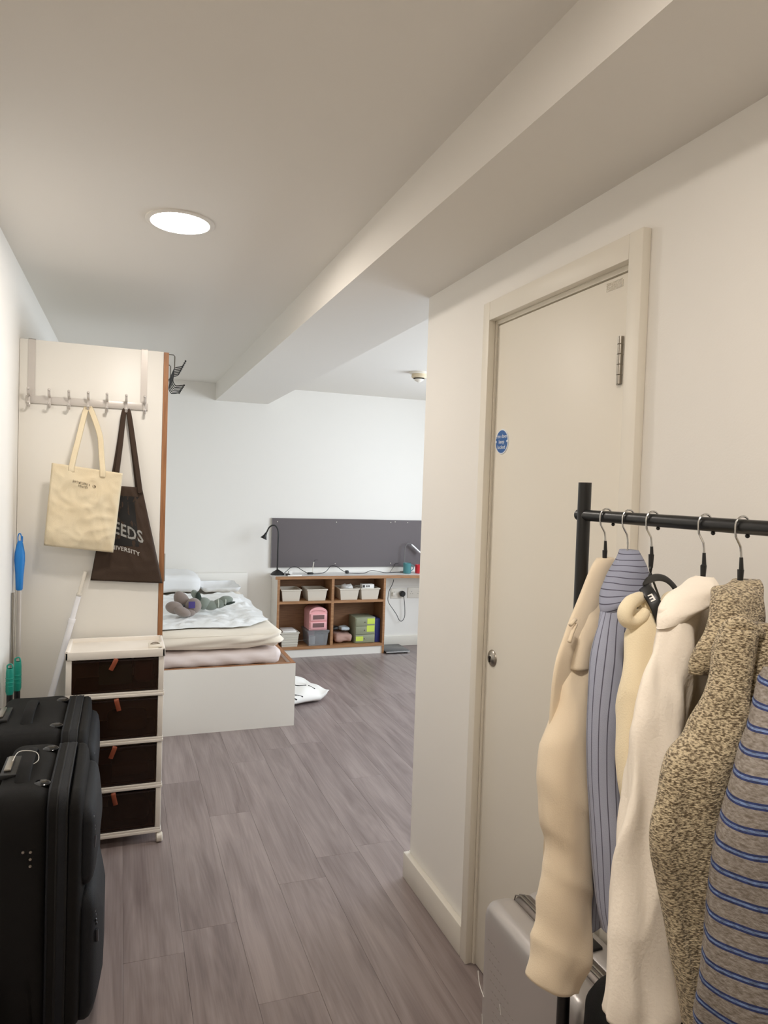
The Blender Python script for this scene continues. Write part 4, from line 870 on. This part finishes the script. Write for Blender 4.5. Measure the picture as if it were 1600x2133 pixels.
# cables and small desk clutter
Zd = DT+.004
def cable(name, label, pts, r=.0028, m=CABLE, k=6): bm = NB(); tube(bm, pts, r, 6, k); o = link(name, bm, m, None, 180); return tag(o, label, 'cable')
cable('lamp_cable', 'black lamp cable looping from the gooseneck lamp along the desk', [(1.365, 6.15, Zd+.003), (1.40, 6.19, Zd+.02), (1.45, 6.22, Zd+.05), (1.50, 6.22, Zd+.052), (1.545, 6.19, Zd+.025), (1.585, 6.14, Zd+.003)])
o = link('cable_switch', BX(1.576, 1.632, 6.115, 6.145, DT, DT+.018, bev=.006), DARKP); tag(o, 'black inline cable switch lying on the desk', 'switch')
cable('charger_cable', 'black cable bent up against the notice board from the desk', [(1.625, 6.13, Zd+.001), (1.70, 6.15, Zd), (1.77, 6.20, Zd+.012), (1.83, 6.235, Zd+.06), (1.88, 6.23, Zd+.052), (1.925, 6.19, Zd+.02), (1.96, 6.17, Zd+.004)])
o = link('charger_plug', BX(1.945, 1.975, 6.145, 6.175, DT, DT+.028, bev=.004), DARKP); tag(o, 'small black charger plug on the middle of the desk', 'charger')
cable('long_cable', 'dark cable wandering along the desk towards the teal mug', [(1.975, 6.16, Zd+.002), (2.05, 6.13, Zd), (2.14, 6.16, Zd+.001), (2.20, 6.2, Zd+.014), (2.27, 6.19, Zd+.012), (2.33, 6.16, Zd), (2.42, 6.17, Zd), (2.48, 6.15, Zd+.004), (2.53, 6.16, Zd+.001)])
cable('short_cable', 'short dark cable rising against the board beside the teal mug', [(2.40, 6.20, Zd), (2.44, 6.22, Zd+.04), (2.47, 6.24, Zd+.075), (2.50, 6.24, Zd+.08)], .002)
o = link('notebook', BX(1.375, 1.50, 6.02, 6.10, DT, DT+.008, bev=.001), PAPER); tag(o, 'thin white notebook on the desk beside the gooseneck lamp', 'notebook')
o = link('phone', BX(1.362, 1.40, 6.035, 6.095, DT+.0085, DT+.015, bev=.002), DARKP); tag(o, 'small dark device lying on the white notebook', 'phone')
o = link('card_box', BX(1.405, 1.437, 6.125, 6.15, DT, DT+.032, bev=.002), PAPER); tag(o, 'tiny white carton standing beside the gooseneck lamp base', 'box')
t = thing('cosmetic_brush', 'short slim stick with a bent dark top standing before the board', 'brush', (1.645, 6.2, DT))
bm = NB(); tube(bm, [(1.645, 6.20, DT), (1.645, 6.20, DT+.05), (1.653, 6.2, DT+.105)], .004, 8); link('stem', bm, PWHITE, t); bm = NB(); tube(bm, [(1.653, 6.2, DT+.105), (1.665, 6.2, DT+.122), (1.69, 6.2, DT+.122)], .002, 6, 3); link('bent_tip', bm, CABLE, t)
# sockets
def socket(u0, u1, v0, v1, label):
    a, b = px(u0, v0, y=6.262), px(u1, v1, y=6.262); t = thing('wall_socket', label, 'socket', ((a.x+b.x)/2, 6.266, a.z), 'sockets under the desk')
    link('face_plate', BX(a.x, b.x, 6.260, 6.2695, b.z, a.z, bev=.003), PWHITE, t); bm = NB(); n_ = 2 if b.x-a.x > .12 else 1
    for k in range(n_):
        xm = a.x+(b.x-a.x)*(k+.5)/n_; zm = (a.z+b.z)/2
        for dx, dz_ in ((0, .014), (-.011, -.008), (.011, -.008)): box(bm, xm+dx-.003, xm+dx+.003, 6.2592, 6.2602, zm+dz_-.002, zm+dz_+.002)
    link('socket_holes', bm, GAP, t)
socket(815, 843, 1226, 1246, 'white wall socket under the desk holding the black plug')
socket(850, 880, 1224, 1245, 'white double wall socket under the desk beside the cupboard wall edge')
o = link('white_adapter', BX(2.452, 2.482, 6.232, 6.259, .492, .525, bev=.004), PWHITE); tag(o, 'white plug-in adapter under the desk beside the black plug', 'adapter')
t = thing('black_plug', 'round black plug with a long hanging cable under the desk', 'plug', (2.55, 6.24, .51))
bm = NB(); lathe(bm, [(0, -.045), (.020, -.045), (.028, -.036), (.028, -.012), (.022, 0), (0, 0)], (2.551, 6.259, .51), 20, 'y'); link('plug_body', bm, DARKP, t)
y_ = 6.225
bm = NB(); tube(bm, [px(841, 1240, y=y_), px(843, 1262, y=y_), px(843, 1283, y=y_), px(838, 1293, y=y_), px(832, 1292, y=y_), px(826, 1280, y=y_), px(818, 1268, y=y_), px(810, 1256, y=y_), px(808, 1246, y=y_), px(811, 1230, y=y_), px(818, 1216, y=y_), px(820, 1207, y=y_)], .003, 6, 5); link('cable', bm, CABLE, t, 180)
link('under_desk_rail', BX(2.295, 3.3, 6.255, 6.266, .585, .695), MELA, bpy.data.objects['desk'])

# ------------------------------------------------------------------ clothes rack
PX, PY = .812, 1.10; BZ = 1.466
t = thing('clothes_rack', 'black tubular clothes rack carrying the garments', 'clothes rack', (PX, .6, 0))
bm = NB(); tube(bm, [(PX, PY, .02), (PX, PY, px(1213, 1005, y=PY).z)], .0122, 18); link('upright', bm, BLACK_METAL, t)
bm = NB(); tube(bm, [(PX, -.10, .02), (PX, -.10, 1.525)], .0122, 18); link('upright', bm, BLACK_METAL, t)
bm = NB(); tube(bm, [(PX, PY+.016, BZ), (PX, -.115, BZ)], .0105, 18); link('hanging_bar', bm, BLACK_METAL, t)
for yy in (PY, -.10):
    bm = NB(); tube(bm, [(PX-.20, yy, .014), (PX+.02, yy, .014)], .011, 14); tube(bm, [(PX, yy, .014), (PX, yy, .03)], .013, 14); link('foot', bm, BLACK_METAL, t)
bm = NB(); lathe(bm, [(0, -.003), (.005, -.003), (.005, .003)], (PX, PY+.017, BZ), 12, 'y')
for u in (1277, 1371, 1486, 1558):
    r_ = px(u, 1100, x=PX); ball(bm, (PX, r_.y, BZ-.0125), .0032, u=10, v=8)
link('bar_studs', bm, DARKP, t)
HU = {1: 1263, 2: 1310, 3: 1360, 4: 1470, 5: 1548}
HY = {i: px(u, 1085, x=PX).y for i, u in HU.items()}; HY[6] = .655
TH = math.radians(30); UD = V((-math.cos(TH), -math.sin(TH), 0)); ND = V((math.sin(TH), -math.cos(TH), 0))   # shoulder line towards the room, garment front
HLAB = {1: 'wire hanger with black sleeve carrying the cream jacket, nearest the upright', 2: 'plain wire hanger carrying the pinstriped shirt', 3: 'black hanger carrying the ivory hoodie with taped neck', 4: 'black necked hanger carrying the off-white shirt', 5: 'black necked hanger carrying the marled knit hooded cardigan', 6: 'hanger carrying the grey and navy striped top'}
NECK = {1: 1.388, 2: 1.410, 3: 1.392, 4: 1.386, 5: 1.388, 6: 1.385}
def hanger(i):
    y = HY[i]; c = V((PX, y, BZ)); t = thing('clothes_hanger', HLAB[i], 'hanger', (PX, y, BZ)); nz_ = NECK[i]
    bm = NB(); r = .0145; P_ = [c+V((r*math.cos(a)*.9, 0, r*math.sin(a))) for a in (PI*(1.08-k/9*1.08) for k in range(10))]
    P_ = [c+V((-r*.95, 0, -.006))]+P_+[c+V((r*.8, 0, -.014)), c+V((.002, 0, -.028)), c+V((0, 0, -.045))]
    P_ = [V((2*PX-p.x, p.y, p.z)) for p in P_]
    tube(bm, P_, .0016, 7, 2); tube(bm, [c+V((0, 0, -.040)), V((PX, y, nz_))], .0016, 7); link('hook', bm, CHROME, t)
    if i != 2:
        bm = NB(); tube(bm, [c+V((0, 0, -.043)), c+V((.001, 0, -.06)), V((PX, y, nz_+.018)), V((PX, y, nz_-.004))], [.0024, .0032, .0045, .0035], 9); link('neck_sleeve', bm, DARKP, t)
    bm = NB(); tip = V((PX, y, nz_-.10)); b0 = V((PX, y, nz_-.012)); wdt = .095
    tube(bm, [V((PX, y, nz_)), b0, b0.lerp(tip+UD*wdt, .5), tip+UD*wdt], .0018, 8, 3); tube(bm, [V((PX, y, nz_)), b0, b0.lerp(tip-UD*wdt, .5), tip-UD*wdt], .0018, 8, 3)
    link('arms', bm, DARKP if i != 2 else CHROME, t)
for i in range(1, 7): hanger(i)
def sec(uL, uR, v, yL, t, yR=None, vR=None):
    a, b = px(uL, v, y=yL), px(uR, vR or v, y=yR or yL); A = (b-a)/2; n = V((A.y, -A.x, 0)); n = n.normalized() if n.length > 0 else V((0, -1, 0))
    return ((a+b)/2, A, n*t)
def crinkle(bm, amp, seed, sx=9, sz=4, sh=3):
    if not amp: return bm
    bm.normal_update(); mv = []
    for v_ in bm.verts:
        p = v_.co; q_ = V((p.x*sx+p.z*sh+seed, p.y*sx, p.z*sz)); r = 1-2.4*abs(noise.noise(q_)); r2 = noise.noise(q_*2.3+V((5, seed, 1)))
        mv.append(v_.normal*amp*(max(r, -.6)+.5*r2-.3))
    for v_, d in zip(bm.verts, mv): v_.co += d
    return bm
def body(i, prof, m, parent, amp=.35, kf=5, name='torso', off=0):
    """prof: (height, reach towards the room, reach towards the wall, half thickness)"""
    secs = []
    for z, wl, wr, th in prof:
        c = V((PX, HY[i], z))+UD*((wl-wr)/2)+ND*off; secs.append((c, UD*((wl+wr)/2), ND*th))
    fold = lambda q, s: amp*min(1, s*1.6)*math.sin(kf*q+i*2+1.5*math.sin(s*4))
    bm = loft(NB(), secs, 48, 5, fold); return link(name, bm, m, parent, 180)
def sleeve(secs, m, parent, amp=.25, kf=3, seed=0, name='sleeve', k=10, n=52, cr=.004, sx=13, sz=6, sh=4):
    S_ = [sec(*s) if not isinstance(s[0], V) else s for s in secs]
    fold = lambda q, s: amp*(math.sin(kf*q+seed+3*s)+.7*noise.noise(V((math.cos(q)*1.5+seed, math.sin(q)*1.5, s*6))))*min(1, .3+s)
    return link(name, crinkle(loft(NB(), S_, n, k, fold), cr, seed, sx, sz, sh), m, parent, 180)
def far_sleeve(i, z0, z1, m, parent, reach=.185):
    p = V((PX, HY[i], 0))-UD*reach; secs = []
    for f in range(5):
        z = z0+(z1-z0)*f/4; secs.append((V((p.x+.004*f*0, p.y+.004*f, z)), UD*(.05-.006*f), ND*.018))
    return sleeve(secs, m, parent, .2, 3, i)
# 1 cream jacket
t = thing('jacket', 'cream soft jacket with a wide sleeve, hung nearest the rack upright', 'jacket', (PX, HY[1], 1.4), 'garments on the rack')
body(1, [(1.392, .025, .03, .012), (1.375, .05, .05, .016), (1.33, .09, .10, .020), (1.27, .145, .15, .020), (1.20, .18, .175, .018), (1.0, .185, .18, .018), (.86, .185, .18, .018), (.84, .18, .18, .016)], CREAM, t, .2)
sleeve([(1212, 1256, 1292, .985, .014, 1.01), (1186, 1244, 1350, .968, .018, .985), (1160, 1224, 1450, .953, .022), (1127, 1222, 1580, .93, .028), (1128, 1223, 1690, .925, .028), (1140, 1225, 1770, .92, .024), (1128, 1228, 1850, .917, .026), (1112, 1230, 1930, .913, .026), (1103, 1228, 1990, .910, .026, .90, 2005), (1096, 1206, 2026, .908, .024, .90, 2066)], CREAM, t, .22, 2, .6, cr=.0045, sx=12, sz=7, sh=9)
far_sleeve(1, 1.25, .86, CREAM, t, .16)
sleeve([(1248, 1284, 1182, 1.035, .014, 1.052), (1228, 1282, 1222, 1.012, .020, 1.048), (1207, 1262, 1282, .988, .020, 1.018), (1194, 1244, 1340, .966, .016, .985), (1186, 1228, 1392, .955, .010, .962)], CREAM, t, .15, 2, 2.0, 'collar', cr=.005)
bm = NB(); tube(bm, [px(1200, 1300, y=.945), px(1192, 1318, y=.935), px(1186, 1338, y=.93)], .0032, 7, 3); tube(bm, [px(1199, 1290, y=.945), px(1188, 1302, y=.935)], .0032, 7); link('drawcord', bm, CREAM, t, 180)
# 2 pinstripe shirt
t = thing('shirt', 'blue-grey pinstriped shirt with a stand collar, second from the upright', 'shirt', (PX, HY[2], 1.4), 'garments on the rack')
body(2, [(1.395, .03, .03, .014), (1.36, .07, .07, .018), (1.31, .105, .12, .016), (1.25, .112, .16, .014), (1.0, .112, .165, .014), (.82, .112, .165, .014), (.79, .112, .16, .012)], SHIRT, t, .1, 5)
sleeve([(1296, 1324, 1146, HY[2]+.00, .018), (1278, 1342, 1182, HY[2]-.015, .028), (1260, 1354, 1222, HY[2]-.030, .028), (1252, 1342, 1262, HY[2]-.045, .022, HY[2]-.045, 1226), (1256, 1330, 1285, HY[2]-.05, .012, HY[2]-.05, 1240)], SHIRTD, t, .08, 2, 1.2, 'collar', cr=.003)
sleeve([(1262, 1346, 1250, .928, .012, .928, 1235), (1246, 1340, 1320, .914, .018), (1234, 1328, 1410, .900, .019), (1227, 1314, 1500, .891, .020), (1227, 1306, 1620, .884, .020), (1234, 1306, 1750, .875, .022), (1243, 1300, 1880, .872, .02), (1256, 1298, 1940, .87, .018)], SHIRT, t, .12, 2, 2.2, cr=.005, sx=8, sz=3)
far_sleeve(2, 1.2, .86, SHIRT, t, .15)
# 3 ivory hoodie
t = thing('hoodie', 'ivory hooded sweatshirt with black lettered neck tape, third from the upright', 'hoodie', (PX, HY[3], 1.38), 'garments on the rack')
body(3, [(1.330, .05, .05, .014), (1.30, .07, .09, .016), (1.25, .06, .14, .014), (1.20, .06, .165, .014), (1.0, .06, .17, .014), (.90, .06, .165, .014)], IVORY, t, .2)
sleeve([(1324, 1378, 1275, .862, .016), (1310, 1378, 1330, .850, .020), (1300, 1370, 1420, .838, .021), (1292, 1358, 1530, .830, .021), (1289, 1350, 1620, .826, .020), (1301, 1345, 1700, .825, .020), (1310, 1345, 1770, .82, .018)], IVORY, t, .25, 2, .3, cr=.005)
far_sleeve(3, 1.2, .9, IVORY, t, .15)
yk = HY[3]-.045
bm = NB(); tube(bm, [px(1350, 1244, y=yk+.02), px(1332, 1246, y=yk), px(1314, 1256, y=yk-.012), px(1303, 1273, y=yk-.018), px(1304, 1290, y=yk-.02), px(1318, 1296, y=yk-.02), px(1336, 1286, y=yk-.02), px(1346, 1272, y=yk-.018)], [.007, .010, .0115, .0115, .011, .0105, .010, .007], 14, 6)
tube(bm, [px(1338, 1246, y=yk+.004), px(1352, 1262, y=yk-.006), px(1362, 1292, y=yk-.014), px(1366, 1335, y=yk-.016), px(1364, 1385, y=yk-.012), px(1356, 1430, y=yk-.008)], [.008, .011, .0125, .0135, .012, .005], 14, 6)
tube(bm, [px(1340, 1278, y=yk-.016), px(1344, 1310, y=yk-.02), px(1340, 1350, y=yk-.016), px(1334, 1390, y=yk-.01)], [.006, .009, .009, .004], 12, 5); link('hood', bm, IVORY, t, 180)
bm = NB(); tube(bm, [px(1384, 1268, y=yk+.020), px(1394, 1248, y=yk+.028), px(1404, 1250, y=yk+.024), px(1400, 1275, y=yk+.010)], [.010, .012, .012, .008], 12, 4); link('hood_lining', bm, IVORY, t, 180)
near = [px(1342, 1222, y=yk+.012), px(1352, 1236, y=yk-.014), px(1366, 1260, y=yk-.030), px(1378, 1292, y=yk-.036), px(1384, 1322, y=yk-.030)]
far = [px(1342, 1222, y=yk+.012), px(1350, 1210, y=yk+.020), px(1366, 1203, y=yk+.030), px(1386, 1206, y=yk+.036), px(1404, 1222, y=yk+.036), px(1416, 1246, y=yk+.030)]
bm = NB(); Wn = V((.72, -.25, .65)).normalized(); tube(bm, near, .0095, 10, 5, (Wn, .0014)); tube(bm, far, .0060, 10, 5, (V((0, .3, 1)), .0014)); tp = link('neck_tape', bm, DARKP, t, 180, label='black neck tape with white letters')
def on_tape(f):
    P_ = smooth_path(near, 8); i = int(f*(len(P_)-1)); i = min(max(i, 1), len(P_)-2); return P_[i], (P_[i+1]-P_[i-1]).normalized()
for ch, f in (('E', .40), ('T', .74)):
    c_, tg_ = on_tape(f); a_ = (Wn-tg_*Wn.dot(tg_)).normalized(); nn_ = tg_.cross(a_); nn_ = nn_ if nn_.dot(CAM-c_) > 0 else -nn_
    text(ch, .017, .02, lambda a, b, c_=c_, tg_=tg_, a_=a_, nn_=nn_: c_-a_*a-tg_*b+nn_*.0022, 'lettering', PAPER, tp)
# 4 off-white shirt
t = thing('shirt', 'long off-white cotton shirt with a folded collar, fourth from the upright', 'shirt', (PX, HY[4], 1.38), 'garments on the rack')
body(4, [(1.375, .03, .03, .014), (1.34, .07, .07, .018), (1.29, .12, .12, .018), (1.23, .16, .16, .018), (1.0, .17, .165, .018), (.84, .172, .165, .02), (.80, .172, .165, .02)], WHITEC, t, .3, 7)
sleeve([(1376, 1462, 1268, .762, .010), (1372, 1452, 1318, .755, .018), (1346, 1438, 1410, .744, .022), (1324, 1420, 1530, .732, .026), (1308, 1398, 1640, .725, .026), (1290, 1389, 1760, .718, .026), (1279, 1394, 1880, .712, .028), (1272, 1404, 1980, .705, .028), (1268, 1420, 2065, .70, .026, .69, 2075), (1264, 1408, 2120, .698, .024, .69, 2105)], WHITEC, t, .22, 4, 1.1, n=80, cr=.006, sx=24, sz=3.6, sh=2)
far_sleeve(4, 1.2, .8, WHITEC, t, .15)
sleeve([(1456, 1480, 1203, HY[4]-.005, .012), (1424, 1490, 1222, HY[4]-.025, .022), (1390, 1488, 1250, HY[4]-.038, .022), (1371, 1476, 1282, HY[4]-.046, .020, HY[4]-.046, 1258), (1366, 1452, 1312, HY[4]-.050, .014, HY[4]-.050, 1268)], WHITEC, t, .10, 2, .4, 'collar', cr=.003)
# 5 marled cardigan
t = thing('cardigan', 'marled brown and oatmeal knit hooded cardigan, fifth from the upright', 'cardigan', (PX, HY[5], 1.38), 'garments on the rack')
body(5, [(1.35, .05, .05, .016), (1.31, .08, .09, .018), (1.25, .09, .14, .018), (1.18, .09, .16, .018), (.95, .09, .16, .018), (.78, .09, .16, .018)], MARL, t, .2)
sleeve([(1532, 1572, 1210, HY[5]-.005, .016), (1500, 1582, 1232, HY[5]-.02, .028), (1474, 1586, 1280, HY[5]-.035, .028), (1455, 1580, 1330, HY[5]-.045, .026), (1440, 1575, 1378, HY[5]-.050, .022, HY[5]-.050, 1384), (1436, 1570, 1402, HY[5]-.052, .014, HY[5]-.052, 1412)], MARL, t, .14, 2, 1.9, 'hood', cr=.007)
bm = NB(); tube(bm, [px(1500, 1345, y=.668), px(1520, 1312, y=.662), px(1545, 1303, y=.655), px(1572, 1318, y=.652), px(1592, 1322, y=.655)], [.008, .011, .012, .012, .008], 14, 6); link('hood_roll', bm, MARL, t, 180)
sleeve([(1512, 1566, 1312, .658, .018), (1496, 1560, 1380, .652, .024), (1478, 1548, 1450, .647, .026), (1444, 1532, 1520, .641, .028), (1404, 1514, 1585, .635, .028), (1384, 1500, 1650, .63, .026), (1366, 1491, 1730, .627, .026), (1380, 1480, 1830, .623, .025), (1398, 1467, 1950, .619, .023), (1424, 1455, 2080, .616, .018), (1440, 1450, 2150, .614, .014)], MARL, t, .28, 3, 2.7, n=56, cr=.0045)
sleeve([(1560, 1606, 1300, .66, .018), (1556, 1614, 1400, .645, .02), (1530, 1592, 1500, .64, .018), (1512, 1550, 1580, .64, .012)], MARL, t, .2, 3, 4, 'lapel', cr=.005)
far_sleeve(5, 1.2, .85, MARL, t, .15)
# 6 striped top
t = thing('striped_top', 'grey marl top with navy and pale blue double stripes, hung closest to the camera', 'top', (PX, HY[6], 1.38), 'garments on the rack')
body(6, [(1.36, .05, .05, .014), (1.31, .08, .10, .014), (1.24, .105, .15, .014), (1.17, .11, .16, .014), (.95, .115, .16, .014), (.74, .12, .16, .014)], TEE, t, .2)
sl = sleeve([(1598, 1700, 1390, .60, .016, .545), (1560, 1715, 1480, .592, .024, .525), (1522, 1725, 1580, .585, .028, .51), (1496, 1735, 1690, .58, .030, .50), (1476, 1740, 1810, .575, .030, .495), (1461, 1745, 1940, .572, .030, .49), (1450, 1750, 2060, .57, .030, .488), (1444, 1750, 2160, .57, .03, .488), (1440, 1750, 2260, .57, .026, .488)], TEE, t, .22, 3, .2, n=64, cr=.004, sx=14, sz=3)
far_sleeve(6, 1.15, .8, TEE, t, .15)

# ------------------------------------------------------------------ silver suitcase under the rack
sx0, sx1, sy0, sy1, sz1 = .846, 1.046, 1.085, 1.492, .512
t = thing('cabin_suitcase', 'silver grey hard shell cabin suitcase standing under the clothes rack', 'suitcase', ((sx0+sx1)/2, 1.28, 0))
def ribs(p, n): return n*(.0016*math.sin(p.z*190) if abs(n.x) > .9 and .08 < p.z < .42 and sy0+.04 < p.y < sy1-.04 else 0)
xm = (sx0+sx1)/2
link('shell_half', rbox(NB(), sx0, xm-.008, sy0, sy1, .045, sz1, .036, 26, None), SILVER, t, 180); link('shell_half', rbox(NB(), xm+.008, sx1, sy0, sy1, .045, sz1, .036, 16, None), SILVER, t, 180)
bm = rbox(NB(), xm-.026, xm+.026, sy0+.001, sy1-.001, .046, sz1-.0006, .034, 14); link('zip_band', bm, SILVERD, t, 180)
bm = NB()
for dx in (-.006, .006): tube(bm, [(xm+dx, sy0+.03, sz1+.0005), (xm+dx, sy1-.03, sz1+.0005), (xm+dx, sy1-.008, sz1-.010), (xm+dx, sy1+.001, sz1-.035), (xm+dx, sy1+.001, .09)], .0018, 6)
link('zip', bm, STEEL, t)
bm = BX(xm+.030, xm+.060, 1.23, 1.40, sz1-.002, sz1+.006, bev=.003); link('handle_well', bm, DARKP, t)
bm = NB(); tube(bm, [(xm-.042, 1.20, sz1-.002), (xm-.042, 1.205, sz1+.006), (xm-.042, 1.265, sz1+.006), (xm-.042, 1.27, sz1-.002)], .007, 10, 1, (V((1, 0, 0)), .0025)); link('side_lock', bm, STEEL, t)
bm = NB()
for r_ in range(9):
    for k in range(3+min(r_, 8)):
        y = sy1-.045-k*.013-(r_ % 2)*.006-r_*.004; box(bm, sx0-.0006, sx0+.002, y-.004, y+.002, .43-r_*.022, .4325-r_*.022)
o = link('dotted_relief', bm, mat('shell_relief', (168, 160, 156), .35, .4), t); o['kind'] = 'stuff'
bm = NB(); tube(bm, [px(996, 2022, x=sx0-.001), px(999, 2050, x=sx0-.001), px(1008, 2077, x=sx0-.001)], .0012, 6, 4); tube(bm, [px(1041, 2092, x=sx0-.001), px(1043, 2114, x=sx0-.001)], .0008, 6); tube(bm, [px(1004, 2112, x=sx0-.001), px(1006, 2150, x=sx0-.001)], .0008, 6); link('pale_lines', bm, PAPER, t)  # thin white lines on the shell face towards the room
for xx in (sx0+.035, sx1-.035):
    for yy in (sy0+.04, sy1-.04):
        bm = NB(); lathe(bm, [(0, -.009), (.018, -.009), (.021, -.005), (.021, .005), (.018, .009), (0, .009)], (xx, yy, .0215), 16, 'x'); box(bm, xx-.014, xx+.014, yy-.016, yy+.016, .028, .055, bev=.005); link('wheel', bm, RUBBER, t)
t = thing('backpack', 'black rounded bag standing on the floor behind the hanging clothes', 'bag', (.88, .93, 0))
link('bag_body', rbox(NB(), .784, .99, .82, 1.05, .001, .645, .07, 12, lambda p, n: n*.012*noise.noise(p*8)), NYLON, t, 180)
bm = NB(); tube(bm, [(.85, .92, .64), (.85, .93, .675), (.89, .95, .69), (.93, .96, .675), (.93, .97, .635)], .008, 8, 4); link('handle', bm, NYLON, t, 180)
